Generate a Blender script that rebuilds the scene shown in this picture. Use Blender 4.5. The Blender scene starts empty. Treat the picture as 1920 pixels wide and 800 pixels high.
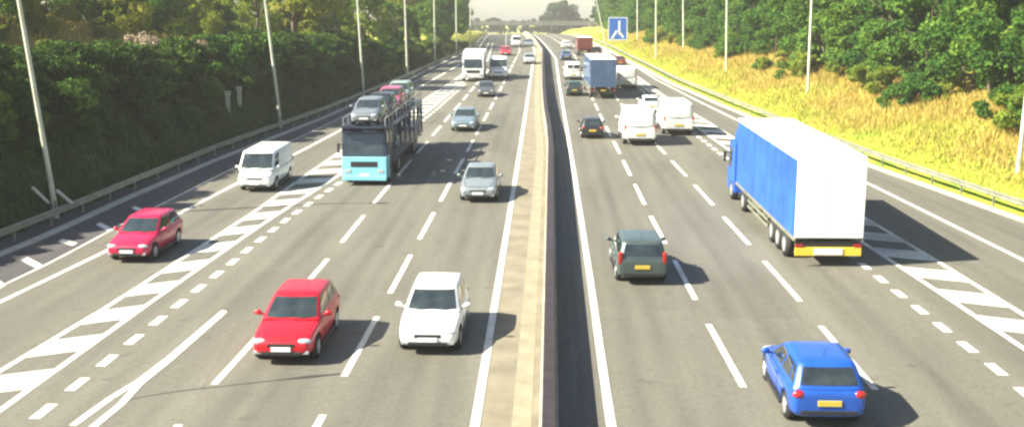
import bpy, bmesh, math, random
from mathutils import Vector, Matrix
PI = math.pi
R = math.radians
rng = random.Random(7)
SC = bpy.context.scene
COL = SC.collection

# ------------------------------------------------------------------ camera
F_PX, CX, CY = 2125.0, 960.0, 400.0          # focal length and centre in pixels of the 1920x800 photograph
HC = 11.0
PITCH, YAW = math.atan(360.0 / F_PX), math.atan(65.0 / F_PX)
cam_d = bpy.data.cameras.new('camera')
cam = bpy.data.objects.new('camera', cam_d)
COL.objects.link(cam)
cam.location = (0, 0, HC)
cam.rotation_euler = (PI / 2 - PITCH, 0, YAW)
cam_d.sensor_width = 36
cam_d.lens = 36 * F_PX / 1920
cam_d.clip_start, cam_d.clip_end = 0.5, 12000
SC.camera = cam

# ------------------------------------------------------------------ light
SUN_EL, SUN_AZ = R(39), R(-106)               # azimuth from +Y, clockwise: sun on the left, a little behind the camera
world = bpy.data.worlds.new('World')
SC.world = world
world.use_nodes = True
wn, wl = world.node_tree.nodes, world.node_tree.links
sky = wn.new('ShaderNodeTexSky')
sky.sky_type = 'NISHITA'
sky.sun_disc = False
sky.sun_elevation, sky.sun_rotation = SUN_EL, SUN_AZ
sky.air_density, sky.dust_density = 1.0, 1.0
wl.new(sky.outputs[0], wn['Background'].inputs[0])
wn['Background'].inputs[1].default_value = 0.055
sun_d = bpy.data.lights.new('sun', 'SUN')
sun_d.energy, sun_d.angle, sun_d.color = 5.0, R(0.55), (1.0, 0.935, 0.785)
sun = bpy.data.objects.new('sun', sun_d)
COL.objects.link(sun)
to_sun = Vector((math.sin(SUN_AZ) * math.cos(SUN_EL), math.cos(SUN_AZ) * math.cos(SUN_EL), math.sin(SUN_EL)))
sun.rotation_euler = to_sun.to_track_quat('Z', 'Y').to_euler()
sun.location = to_sun * 80
SC.view_settings.view_transform = 'Standard'
SC.view_settings.look = 'None'
SC.view_settings.exposure = 1.85
SC.view_settings.gamma = 1
SC.render.engine = 'CYCLES'
SC.cycles.use_denoising = True
SC.cycles.max_bounces = 5
SC.cycles.transparent_max_bounces = 6
SC.cycles.caustics_reflective = SC.cycles.caustics_refractive = False
SC.cycles.filter_width = 2.5

# ------------------------------------------------------------------ road profile, pixel -> ground
def zr(y):
    if y < 150: return 0.03 * y
    if y < 500:
        t = y - 150
        return 4.5 + 0.03 * t - 0.5 * (0.06 / 350) * t * t
    z5 = 4.5 + 0.03 * 350 - 0.5 * (0.06 / 350) * 350 ** 2
    if y < 640:
        t = y - 500
        return z5 - 0.03 * t + 0.5 * (0.03 / 140) * t * t
    return z5 - 0.03 * 70
CAMR = cam.rotation_euler.to_matrix()
def ray(px, py):
    return (CAMR @ Vector(((px - CX) / F_PX, (CY - py) / F_PX, -1.0))).normalized()
def at(px, py, dz=0.0):
    """the point on the road surface (or dz above it) seen at a pixel"""
    d = ray(px, py)
    o = Vector((0, 0, HC))
    lo, t = 5.0, 5.0
    while t < 480:
        p = o + d * t
        if p.z < zr(p.y) + dz: break
        lo = t
        t += 1.0
    hi = t
    for _ in range(30):
        m = (lo + hi) / 2
        p = o + d * m
        if p.z < zr(p.y) + dz: hi = m
        else: lo = m
    return o + d * hi
def atY(px, py, Y):
    d = ray(px, py)
    return Vector((0, 0, HC)) + d * (Y / d.y)

FAR = None
class Line:
    """a line along the road: X as a function of Y"""
    def __init__(s, pts, dz=0.0):
        w = sorted([(p.y, p.x) for p in (at(a, b, dz) for a, b in pts)])
        s.p = [w[0]]
        for q in w[1:]:
            if q[0] > s.p[-1][0] + 0.8: s.p.append(q)
        # smooth once so that small tracing errors do not show as kinks
        if len(s.p) > 3:
            q = s.p[:]
            for i in range(1, len(q) - 1):
                t = (q[i][0] - q[i - 1][0]) / (q[i + 1][0] - q[i - 1][0])
                lin = q[i - 1][1] * (1 - t) + q[i + 1][1] * t
                s.p[i] = (q[i][0], 0.6 * q[i][1] + 0.4 * lin)
    def x(s, y):
        p = s.p
        if y <= p[0][0]:
            k = (p[1][1] - p[0][1]) / (p[1][0] - p[0][0])
            return p[0][1] + k * (y - p[0][0])
        if y >= p[-1][0]:
            return p[-1][1] + FAR * (y - p[-1][0])
        for a, b in zip(p, p[1:]):
            if y <= b[0]:
                t = (y - a[0]) / (b[0] - a[0])
                return a[1] * (1 - t) + b[1] * t
FAR = -0.035
L_C = Line([(890, 800), (903, 720), (965, 345), (985, 215), (997, 130), (1003, 95)])
L_B = Line([(593, 800), (645, 705), (738, 538), (790, 440), (830, 370), (862, 310), (905, 230), (932, 180), (953, 140), (975, 95)])
L_A = Line([(332, 800), (400, 720), (520, 590), (590, 515), (645, 450), (705, 375), (755, 318), (800, 268), (862, 195), (905, 145), (948, 95)])
L_DOT = Line([(145, 720), (205, 672), (257, 632), (302, 596), (343, 564), (376, 537), (411, 511), (440, 489), (465, 466), (545, 403), (650, 335), (740, 270), (820, 205), (885, 148), (925, 108)])
L_IN = Line([(37, 742), (273, 572), (480, 427), (545, 385), (640, 328), (725, 266), (800, 212), (865, 160), (915, 112)])
L_OUT = Line([(0, 695), (210, 572), (480, 398), (576, 326), (634, 285), (780, 198), (862, 146), (905, 110)])
L_EDGE = Line([(0, 566), (202, 472), (430, 350), (580, 276), (630, 249), (787, 163), (850, 130), (893, 102)])
L_THIN = Line([(0, 537), (86, 497), (135, 471), (240, 413), (420, 322), (600, 240), (780, 155), (880, 100)])
L_CHAN = Line([(0, 482), (86, 448), (161, 413), (240, 375), (400, 302), (620, 222), (760, 156), (870, 100)])
L_RAIL = Line([(0, 431), (86, 399), (158, 370), (240, 337), (400, 268), (620, 200), (740, 148), (850, 102), (895, 82)], 0.75)
R_EDGE = Line([(1146, 797), (1133, 716), (1108, 527), (1086, 390), (1078, 330), (1064, 250), (1053, 185), (1047, 150), (1042, 110)])
R_D = Line([(1430, 790), (1394, 725), (1320, 595), (1298, 548), (1255, 470), (1215, 398), (1190, 345), (1160, 282), (1131, 229), (1100, 165), (1078, 105)])
R_E = Line([(1690, 790), (1642, 728), (1525, 597), (1490, 550), (1420, 475), (1350, 400), (1305, 348), (1265, 308), (1210, 250), (1150, 182), (1105, 108)])
R_DOT = Line([(1920, 735), (1868, 690), (1810, 648), (1760, 608), (1718, 575), (1678, 545), (1645, 518), (1617, 495), (1500, 402), (1400, 325), (1310, 258), (1230, 195), (1170, 140), (1130, 100)])
R_IN = Line([(1920, 653), (1752, 540), (1615, 455), (1480, 360), (1400, 304), (1325, 252), (1250, 200), (1180, 145), (1135, 100)])
R_OUT = Line([(1920, 590), (1752, 485), (1626, 411), (1480, 325), (1360, 247), (1298, 212), (1240, 178), (1190, 142), (1142, 100)])
R_LINE = Line([(1920, 488), (1632, 345), (1370, 220), (1315, 192), (1225, 150), (1150, 100)])
R_RAIL = Line([(1920, 376), (1650, 290), (1500, 233), (1360, 180), (1260, 143), (1180, 102)], 0.75)
BAR = Line([(1029, 800), (1031, 400), (1034, 262), (1030, 232), (1022, 198), (1019, 160), (1018, 120), (1018, 90)], 0.95)

# ------------------------------------------------------------------ materials
MATS = {}
def principled(name, col, rough=0.6, metal=0.0, spec=0.5, coat=0.0, noise=None, bump=None, emit=None):
    if name in MATS: return MATS[name]
    m = bpy.data.materials.new(name)
    m.use_nodes = True
    n, l = m.node_tree.nodes, m.node_tree.links
    b = n['Principled BSDF']
    b.inputs['Base Color'].default_value = (*col, 1)
    b.inputs['Roughness'].default_value = rough
    b.inputs['Metallic'].default_value = metal
    b.inputs['Specular IOR Level'].default_value = spec
    b.inputs['Coat Weight'].default_value = coat
    b.inputs['Coat Roughness'].default_value = 0.06
    if noise:
        sc, amt, tint = noise
        tc = n.new('ShaderNodeTexCoord')
        t = n.new('ShaderNodeTexNoise')
        t.inputs['Scale'].default_value = sc
        t.inputs['Detail'].default_value = 5
        t.inputs['Roughness'].default_value = 0.62
        l.new(tc.outputs['Object'], t.inputs['Vector'])
        r = n.new('ShaderNodeValToRGB')
        r.color_ramp.elements[0].position, r.color_ramp.elements[1].position = 0.32, 0.72
        lo = tuple(c * (1 - amt) * k for c, k in zip(col, tint))
        hi = tuple(min(1, c * (1 + amt)) for c in col)
        r.color_ramp.elements[0].color = (*lo, 1)
        r.color_ramp.elements[1].color = (*hi, 1)
        l.new(t.outputs['Fac'], r.inputs[0])
        l.new(r.outputs[0], b.inputs['Base Color'])
        if bump:
            bp = n.new('ShaderNodeBump')
            bp.inputs['Strength'].default_value = bump
            bp.inputs['Distance'].default_value = 0.02
            l.new(t.outputs['Fac'], bp.inputs['Height'])
            l.new(bp.outputs[0], b.inputs['Normal'])
    MATS[name] = m
    return m
def mix(n, l, a, b, fac, blend='MIX'):
    x = n.new('ShaderNodeMix')
    x.data_type = 'RGBA'
    x.blend_type = blend
    for s, v in ((0, fac), (6, a), (7, b)):
        if hasattr(v, 'links'): l.new(v, x.inputs[s])
        else: x.inputs[s].default_value = v
    return x.outputs[2]
def asphalt(name, base, warm):
    m = bpy.data.materials.new(name)
    m.use_nodes = True
    n, l = m.node_tree.nodes, m.node_tree.links
    b = n['Principled BSDF']
    tc = n.new('ShaderNodeTexCoord')
    uv = n.new('ShaderNodeSeparateXYZ')
    l.new(tc.outputs['UV'], uv.inputs[0])
    fr = n.new('ShaderNodeMath'); fr.operation = 'FRACT'
    l.new(uv.outputs[0], fr.inputs[0])
    # tyre tracks and the oil streak of each lane, worn into the surface along the direction of travel
    r = n.new('ShaderNodeValToRGB')
    e = r.color_ramp.elements
    e[0].position, e[0].color = 0.0, (1.08, 1.06, 1.04, 1)
    e[1].position, e[1].color = 1.0, (1.08, 1.06, 1.04, 1)
    for p, v in ((0.12, 1.05), (0.25, 0.90), (0.38, 1.0), (0.5, 0.72), (0.62, 1.0), (0.75, 0.90), (0.88, 1.06)):
        k = e.new(p); k.color = (v, v, v * 1.005, 1)
    l.new(fr.outputs[0], r.inputs[0])
    def noise(scale, vec=None, det=4):
        t = n.new('ShaderNodeTexNoise')
        t.inputs['Scale'].default_value = scale
        t.inputs['Detail'].default_value = det
        l.new(vec or tc.outputs['Object'], t.inputs['Vector'])
        return t.outputs['Fac']
    mp = n.new('ShaderNodeMapping')
    mp.inputs['Scale'].default_value = (1.0, 0.07, 1)
    l.new(tc.outputs['Object'], mp.inputs['Vector'])
    streak = noise(1.1, mp.outputs[0])
    big = noise(0.09)
    fine = noise(7.0, det=6)
    grit = noise(40.0, det=2)
    def ramp(f, lo, hi, a=0.3, bb=0.7):
        q = n.new('ShaderNodeValToRGB')
        q.color_ramp.elements[0].position, q.color_ramp.elements[1].position = a, bb
        q.color_ramp.elements[0].color = (lo, lo, lo, 1)
        q.color_ramp.elements[1].color = (hi, hi, hi, 1)
        l.new(f, q.inputs[0])
        return q.outputs[0]
    col = mix(n, l, (*base, 1), (*warm, 1), big)
    soft = mix(n, l, r.outputs[0], (1, 1, 1, 1), ramp(big, 0.1, 0.7))
    col = mix(n, l, col, soft, 1.0, 'MULTIPLY')
    col = mix(n, l, col, ramp(streak, 0.86, 1.12), 1.0, 'MULTIPLY')
    col = mix(n, l, col, ramp(fine, 0.88, 1.1), 1.0, 'MULTIPLY')
    col = mix(n, l, col, ramp(grit, 0.8, 1.2), 1.0, 'MULTIPLY')
    # square repair patches and scattered oil drips
    mpp = n.new('ShaderNodeMapping'); mpp.inputs['Scale'].default_value = (0.27, 0.045, 1)
    l.new(tc.outputs['Object'], mpp.inputs['Vector'])
    vo = n.new('ShaderNodeTexVoronoi'); vo.distance = 'CHEBYCHEV'; vo.inputs['Scale'].default_value = 1.0
    l.new(mpp.outputs[0], vo.inputs['Vector'])
    sx = n.new('ShaderNodeSeparateColor'); l.new(vo.outputs['Color'], sx.inputs[0])
    col = mix(n, l, col, ramp(sx.outputs[0], 0.93, 1.05, 0.15, 0.85), 1.0, 'MULTIPLY')
    col = mix(n, l, col, ramp(noise(1.6, None, 3), 0.72, 1.0, 0.24, 0.36), 1.0, 'MULTIPLY')
    l.new(col, b.inputs['Base Color'])
    b.inputs['Roughness'].default_value = 0.8
    b.inputs['Specular IOR Level'].default_value = 0.35
    bp = n.new('ShaderNodeBump'); bp.inputs['Strength'].default_value = 0.25; bp.inputs['Distance'].default_value = 0.01
    l.new(grit, bp.inputs['Height']); l.new(bp.outputs[0], b.inputs['Normal'])
    return m
M_ASPH = asphalt('asphalt', (0.114, 0.110, 0.088), (0.134, 0.126, 0.099))
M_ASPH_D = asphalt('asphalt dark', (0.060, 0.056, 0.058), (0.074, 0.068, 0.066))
def worn_paint(name, wear):
    m = principled(name, (0.74, 0.73, 0.64), 0.7, noise=(2.2, 0.16, (0.9, 0.88, 0.85)))
    n, l = m.node_tree.nodes, m.node_tree.links
    b = n['Principled BSDF']
    src = b.inputs['Base Color'].links[0].from_socket
    tc = n.new('ShaderNodeTexCoord')
    f = []
    for sc, a, z in ((9.0, 0.57, 0.68), (0.55, 0.50, 0.72)):
        t = n.new('ShaderNodeTexNoise'); t.inputs['Scale'].default_value = sc; t.inputs['Detail'].default_value = 6
        l.new(tc.outputs['Object'], t.inputs['Vector'])
        q = n.new('ShaderNodeMapRange'); q.inputs['From Min'].default_value = a; q.inputs['From Max'].default_value = z
        l.new(t.outputs['Fac'], q.inputs['Value']); f.append(q.outputs[0])
    ad = n.new('ShaderNodeMath'); ad.operation = 'MULTIPLY_ADD'; ad.inputs[1].default_value = 0.55
    l.new(f[1], ad.inputs[0])
    m2 = n.new('ShaderNodeMath'); m2.operation = 'MULTIPLY_ADD'; m2.inputs[1].default_value = 0.6 + wear; m2.inputs[2].default_value = wear
    l.new(f[0], m2.inputs[0]); l.new(m2.outputs[0], ad.inputs[2])
    ad.use_clamp = True
    l.new(mix(n, l, src, (0.19, 0.18, 0.15, 1), ad.outputs[0]), b.inputs['Base Color'])
    return m
M_PAINT = worn_paint('road paint', 0.0)
M_PAINT_OLD = worn_paint('old road paint', 0.16)
M_BEIGE = principled('beige concrete', (0.20, 0.175, 0.122), 0.85, noise=(0.8, 0.2, (0.92, 0.92, 0.88)), bump=0.2)
M_CONC = principled('pale concrete', (0.42, 0.40, 0.33), 0.85, noise=(1.8, 0.2, (0.9, 0.9, 0.86)))
M_DARKCONC = principled('dark concrete', (0.10, 0.105, 0.09), 0.85, noise=(0.5, 0.2, (0.9, 0.9, 0.9)))
M_BARRIER = principled('stained barrier concrete', (0.30, 0.275, 0.22), 0.85, noise=(1.2, 0.25, (0.8, 0.76, 0.7)))
M_BROWN = principled('weathered brown steel', (0.030, 0.021, 0.022), 0.6, 0.0, noise=(2.0, 0.3, (0.9, 0.8, 0.8)))
M_TAR = principled('tar seam', (0.03, 0.03, 0.028), 0.6)
M_GALV = principled('galvanised steel', (0.25, 0.25, 0.20), 0.55, 0.35, noise=(1.5, 0.2, (0.9, 0.95, 0.8)))
M_POLE = principled('pale painted steel', (0.55, 0.55, 0.45), 0.5, 0.1, noise=(0.7, 0.18, (0.9, 0.95, 0.85)))
M_GLASSY = principled('lamp glass', (0.7, 0.7, 0.65), 0.15)
M_SIGN = principled('sign blue', (0.02, 0.11, 0.42), 0.4)
M_WHITE = principled('white sheeting', (0.84, 0.84, 0.82), 0.5, noise=(0.7, 0.05, (0.94, 0.92, 0.88)))
M_TYRE = principled('tyre rubber', (0.018, 0.018, 0.018), 0.85)
M_RIM = principled('alloy', (0.5, 0.5, 0.5), 0.35, 0.6)
M_BLACK = principled('black plastic', (0.02, 0.02, 0.021), 0.55)
M_GLASS = principled('dark car glass', (0.026, 0.036, 0.036), 0.03, 0, 0.8, 0.6, noise=(1.7, 0.55, (0.6, 0.7, 0.8)))
M_LAMP = principled('headlight lens', (0.55, 0.57, 0.60), 0.12, 0.3, 0.6, 0.5)
M_TAIL = principled('tail light lens', (0.35, 0.015, 0.015), 0.2, 0, 0.5, 0.5)
M_PLATE_W = principled('white plate', (0.8, 0.8, 0.76), 0.5)
M_PLATE_Y = principled('yellow plate', (0.62, 0.45, 0.06), 0.5)
M_YELLOW = principled('yellow reflective board', (0.75, 0.55, 0.05), 0.5)
M_BRICK = principled('brick red', (0.22, 0.10, 0.07), 0.85, noise=(6, 0.25, (0.9, 0.9, 0.9)))
M_TILE = principled('brown roof tile', (0.13, 0.075, 0.06), 0.85, noise=(4, 0.25, (0.9, 0.85, 0.85)))
M_RENDER = principled('pale render', (0.55, 0.50, 0.44), 0.85, noise=(0.8, 0.12, (0.95, 0.95, 0.9)))
M_BARK = principled('bark', (0.10, 0.075, 0.05), 0.9, noise=(5, 0.35, (0.8, 0.8, 0.8)))
def paint(name, col, metal=0.0, rough=0.28):
    return principled('paint ' + name, col, rough + 0.06, metal, 0.5, 0.45, noise=(1.3, 0.10, (0.95, 0.94, 0.92)))
def leaf_mat(name, cols, trans=0.3):
    m = bpy.data.materials.new(name)
    m.use_nodes = True
    n, l = m.node_tree.nodes, m.node_tree.links
    n.remove(n['Principled BSDF'])
    out = n['Material Output']
    g = n.new('ShaderNodeNewGeometry')
    oi = n.new('ShaderNodeObjectInfo')
    tc = n.new('ShaderNodeTexCoord')
    t = n.new('ShaderNodeTexNoise'); t.inputs['Scale'].default_value = 0.55; t.inputs['Detail'].default_value = 2
    l.new(tc.outputs['Object'], t.inputs['Vector'])
    a1 = n.new('ShaderNodeMath'); a1.operation = 'MULTIPLY_ADD'
    a1.inputs[1].default_value, a1.inputs[2].default_value = 0.35, 0.0
    l.new(g.outputs['Random Per Island'], a1.inputs[0])
    a2 = n.new('ShaderNodeMath'); a2.operation = 'MULTIPLY_ADD'; a2.inputs[1].default_value = 0.38
    l.new(oi.outputs['Random'], a2.inputs[0]); l.new(a1.outputs[0], a2.inputs[2])
    a3 = n.new('ShaderNodeMath'); a3.operation = 'MULTIPLY_ADD'; a3.inputs[1].default_value = 0.45
    l.new(t.outputs['Fac'], a3.inputs[0]); l.new(a2.outputs[0], a3.inputs[2])
    r = n.new('ShaderNodeValToRGB')
    r.color_ramp.elements[0].position, r.color_ramp.elements[1].position = 0.15, 0.95
    r.color_ramp.elements[0].color = (*cols[0], 1)
    r.color_ramp.elements[1].color = (*cols[-1], 1)
    for i, c in enumerate(cols[1:-1]):
        e = r.color_ramp.elements.new(0.15 + 0.8 * (i + 1) / (len(cols) - 1)); e.color = (*c, 1)
    l.new(a3.outputs[0], r.inputs[0])
    d = n.new('ShaderNodeBsdfDiffuse'); tr = n.new('ShaderNodeBsdfTranslucent')
    l.new(r.outputs[0], d.inputs[0]); l.new(r.outputs[0], tr.inputs[0])
    mx = n.new('ShaderNodeMixShader'); mx.inputs[0].default_value = trans
    l.new(d.outputs[0], mx.inputs[1]); l.new(tr.outputs[0], mx.inputs[2])
    l.new(mx.outputs[0], out.inputs[0])
    return m
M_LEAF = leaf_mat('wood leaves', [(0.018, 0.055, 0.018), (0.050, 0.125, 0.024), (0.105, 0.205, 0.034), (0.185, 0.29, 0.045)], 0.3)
M_LEAF_SHADE = leaf_mat('shade-toned shrub leaves', [(0.020, 0.042, 0.014), (0.038, 0.08, 0.020), (0.072, 0.13, 0.028), (0.11, 0.165, 0.036)], 0.18)  # leaf colours lowered to carry the shade of the bank
M_LEAF_Y = leaf_mat('sun-toned yellow green leaves', [(0.09, 0.15, 0.025), (0.16, 0.24, 0.032), (0.27, 0.31, 0.045), (0.36, 0.32, 0.07)], 0.38)  # brighter leaf copy, sunshine put into its colours
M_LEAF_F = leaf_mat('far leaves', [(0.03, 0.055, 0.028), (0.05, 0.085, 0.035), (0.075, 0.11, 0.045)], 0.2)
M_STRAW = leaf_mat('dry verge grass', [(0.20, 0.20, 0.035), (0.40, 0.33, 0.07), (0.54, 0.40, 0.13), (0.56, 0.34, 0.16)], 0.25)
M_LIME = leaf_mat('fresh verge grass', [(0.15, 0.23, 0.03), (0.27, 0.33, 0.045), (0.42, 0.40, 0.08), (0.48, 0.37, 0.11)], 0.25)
M_GRASS_SHADE = leaf_mat('shade-toned bank grass', [(0.022, 0.045, 0.014), (0.042, 0.075, 0.018), (0.075, 0.10, 0.026)], 0.2)  # dim grass colours, with the bank's shade painted in

def ground_mat():
    m = bpy.data.materials.new('ground')
    m.use_nodes = True
    n, l = m.node_tree.nodes, m.node_tree.links
    b = n['Principled BSDF']
    b.inputs['Roughness'].default_value = 0.95
    b.inputs['Specular IOR Level'].default_value = 0.1
    tc = n.new('ShaderNodeTexCoord')
    def noise(s, d=5):
        t = n.new('ShaderNodeTexNoise'); t.inputs['Scale'].default_value = s; t.inputs['Detail'].default_value = d
        l.new(tc.outputs['Object'], t.inputs['Vector']); return t.outputs['Fac']
    def ramp(f, cols):
        q = n.new('ShaderNodeValToRGB')
        q.color_ramp.elements[0].position, q.color_ramp.elements[1].position = 0.33, 0.68
        q.color_ramp.elements[0].color, q.color_ramp.elements[1].color = (*cols[0], 1), (*cols[-1], 1)
        for i, c in enumerate(cols[1:-1]):
            e = q.color_ramp.elements.new(0.33 + 0.35 * (i + 1) / (len(cols) - 1)); e.color = (*c, 1)
        l.new(f, q.inputs[0]); return q.outputs[0]
    straw = ramp(noise(0.35), [(0.22, 0.22, 0.035), (0.40, 0.33, 0.07), (0.46, 0.32, 0.11)])
    dark = ramp(noise(0.5), [(0.02, 0.036, 0.014), (0.036, 0.055, 0.018), (0.06, 0.07, 0.026)])  # bank face turned from the sun, its shade put into the colour
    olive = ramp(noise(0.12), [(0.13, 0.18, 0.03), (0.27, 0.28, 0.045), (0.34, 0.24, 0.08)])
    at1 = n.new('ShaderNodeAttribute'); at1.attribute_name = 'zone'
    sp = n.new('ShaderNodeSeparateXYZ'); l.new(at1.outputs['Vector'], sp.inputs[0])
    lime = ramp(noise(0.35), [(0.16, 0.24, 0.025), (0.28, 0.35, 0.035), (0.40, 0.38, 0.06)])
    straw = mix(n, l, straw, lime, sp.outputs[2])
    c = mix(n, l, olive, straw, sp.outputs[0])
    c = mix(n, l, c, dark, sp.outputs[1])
    c = mix(n, l, c, ramp(noise(3.0), [(0.75,) * 3, (1.0,) * 3, (1.2,) * 3]), 1.0, 'MULTIPLY')
    l.new(c, b.inputs['Base Color'])
    return m
M_GROUND = ground_mat()

# ------------------------------------------------------------------ building helpers
def children(o): return [c for c in bpy.data.objects if c.parent == o]
def link(name, me, mat=None, parent=None, loc=(0, 0, 0)):
    o = bpy.data.objects.new(name, me)
    COL.objects.link(o)
    if mat is not None and me is not None and len(me.materials) == 0: me.materials.append(mat)
    o.location = loc
    if parent is not None: o.parent = parent
    return o
def tag(o, label, cat, group=None):
    o['label'] = label
    o['category'] = cat
    if group: o['group'] = group
    return o
def thing(name, label, cat, loc=(0, 0, 0), rz=0.0, group=None, pitch=0.0):
    o = bpy.data.objects.new(name, None)
    COL.objects.link(o)
    o.location = loc
    o.rotation_euler = (pitch, 0, rz)
    o.empty_display_size = 0.2
    return tag(o, label, cat, group)
def struct(name, me, mat):
    o = link(name, me, mat)
    o['kind'] = 'structure'
    return o
class MB:
    def __init__(s): s.bm = bmesh.new()
    def box(s, c, d, rz=0.0, bevel=0.0, taper=None):
        r = bmesh.ops.create_cube(s.bm, size=1.0)
        vs = r['verts']
        for v in vs:
            x, y, z = v.co
            k = (taper[0], taper[1]) if taper and z > 0 else (1, 1)
            v.co = Vector((x * d[0] * k[0], y * d[1] * k[1], z * d[2]))
        if bevel:
            es = list({e for v in vs for e in v.link_edges})
            q = bmesh.ops.bevel(s.bm, geom=es, offset=bevel, segments=2, affect='EDGES', profile=0.6)
            vs = list({v for f in q['faces'] for v in f.verts} | {v for v in vs if v.is_valid})
            isl, st = set(vs), list(vs)
            while st:
                a = st.pop()
                for e in a.link_edges:
                    o = e.other_vert(a)
                    if o not in isl: isl.add(o); st.append(o)
            vs = list(isl)
        M = Matrix.Translation(Vector(c)) @ Matrix.Rotation(rz, 4, 'Z')
        bmesh.ops.transform(s.bm, matrix=M, verts=vs)
        return s
    def cyl(s, a, b, r1, r2=None, seg=12, caps=True):
        a, b = Vector(a), Vector(b)
        q = bmesh.ops.create_cone(s.bm, cap_ends=caps, segments=seg, radius1=r1, radius2=r1 if r2 is None else r2, depth=(b - a).length)
        M = Matrix.Translation((a + b) / 2) @ (b - a).to_track_quat('Z', 'Y').to_matrix().to_4x4()
        bmesh.ops.transform(s.bm, matrix=M, verts=q['verts'])
        return s
    def ball(s, c, d, seg=12):
        q = bmesh.ops.create_uvsphere(s.bm, u_segments=seg, v_segments=max(6, seg // 2), radius=0.5)
        M = Matrix.Translation(Vector(c)) @ Matrix.Diagonal((*d, 1))
        bmesh.ops.transform(s.bm, matrix=M, verts=q['verts'])
        return s
    def prism(s, prof, x0, x1):
        """side outline (y,z) pulled from x0 to x1"""
        a = [s.bm.verts.new((x0, y, z)) for y, z in prof]
        b = [s.bm.verts.new((x1, y, z)) for y, z in prof]
        n = len(prof)
        s.bm.faces.new(a); s.bm.faces.new(b[::-1])
        for i in range(n):
            s.bm.faces.new((a[i], b[i], b[(i + 1) % n], a[(i + 1) % n]))
        return s
    def quads(s, rows):
        g = [[s.bm.verts.new(p) for p in r] for r in rows]
        for r0, r1 in zip(g, g[1:]):
            for i in range(len(r0) - 1):
                s.bm.faces.new((r0[i], r0[i + 1], r1[i + 1], r1[i]))
        return s
    def mesh(s, name, mat, smooth=False, recalc=True):
        if recalc: bmesh.ops.recalc_face_normals(s.bm, faces=s.bm.faces)
        me = bpy.data.meshes.new(name)
        s.bm.to_mesh(me); s.bm.free()
        if mat: me.materials.append(mat)
        if smooth:
            me.polygons.foreach_set('use_smooth', [True] * len(me.polygons))
        return me
    def obj(s, name, mat, parent=None, smooth=False):
        return link(name, s.mesh(name, mat, smooth), None, parent)

# ------------------------------------------------------------------ terrain
def sm(a, b, x):
    t = max(0.0, min(1.0, (x - a) / (b - a)))
    return t * t * (3 - 2 * t)
def left_h(y):
    """height of the left bank's shoulder above the road"""
    return 0.6 + 5.1 * (1 - sm(95, 175, y)) * (1.0 - 0.18 * sm(50, 95, y))
def right_h(y): return 3.4 - 1.6 * sm(120, 260, y)
def wob(x, y): return 0.35 * math.sin(x * 0.21 + 1.3 * math.sin(y * 0.11)) + 0.3 * math.sin(y * 0.17 + x * 0.08)
def ter(x, y):
    yy = max(y, 8.0)
    z0 = zr(yy)
    xl, xr = L_RAIL.x(yy) - 0.9, R_RAIL.x(yy) + 0.8
    if xl <= x <= xr: return z0 - 0.06
    fade = 1 - sm(420, 700, y)
    if x < xl:
        d = xl - x
        h = left_h(yy)
        w = h * 1.05 + 0.5
        z = h * sm(-0.25, 1.05, d / w) if d < w * 1.05 else h
        z += 0.15 * max(0, min(d - w, 50)) * (1 - 0.6 * sm(90, 160, y))
        k = sm(0.5, 4, d)
    else:
        d = x - xr
        h = right_h(yy)
        z = 0.33 * min(d, h / 0.33)
        z += 0.06 * max(0, min(d - h / 0.33, 40))
        k = sm(1.5, 5, d)
    return z0 - 0.06 + (z + wob(x, y) * k * 0.7) * fade
def build_ground():
    ys = [-2500, -800, -250, -80, -30] + [-10 + 2.5 * i for i in range(101)] + [245 + 8 * i for i in range(1, 60)] + [760, 900, 1200, 1800, 3000, 6000]
    offs = [0, 0.25, 0.7, 1.2, 2, 2.8, 3.6, 4.4, 5.2, 6, 6.8, 7.6, 8.6, 10, 12, 15, 19, 24, 30, 38, 50, 70, 110, 200, 500, 1500, 4000]
    bm = bmesh.new()
    rows, zone = [], []
    for y in ys:
        yy = max(8.0, min(y, 640))
        xl, xr = L_RAIL.x(yy) - 0.9, R_RAIL.x(yy) + 0.8
        xs = [xl - o for o in offs[::-1]] + [xl + (xr - xl) * i / 6 for i in range(1, 6)] + [xr + o for o in offs]
        rows.append([bm.verts.new((x, y, ter(x, y))) for x in xs])
        for x in xs:
            dl, dr = xl - x, x - xr
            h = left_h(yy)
            dark = (1 - sm(h * 1.05, h * 1.05 + 2.0, dl)) if dl > -1 else 0  # mask for the painted shade on the bank face
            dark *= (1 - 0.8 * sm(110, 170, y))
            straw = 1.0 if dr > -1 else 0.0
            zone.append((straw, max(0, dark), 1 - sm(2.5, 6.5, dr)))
    for a, b in zip(rows, rows[1:]):
        for i in range(len(a) - 1):
            bm.faces.new((a[i], a[i + 1], b[i + 1], b[i]))
    me = bpy.data.meshes.new('ground')
    bm.to_mesh(me); bm.free()
    atr = me.attributes.new('zone', 'FLOAT_VECTOR', 'POINT')
    atr.data.foreach_set('vector', [c for v in zone for c in v])
    me.polygons.foreach_set('use_smooth', [True] * len(me.polygons))
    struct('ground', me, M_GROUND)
build_ground()

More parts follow.
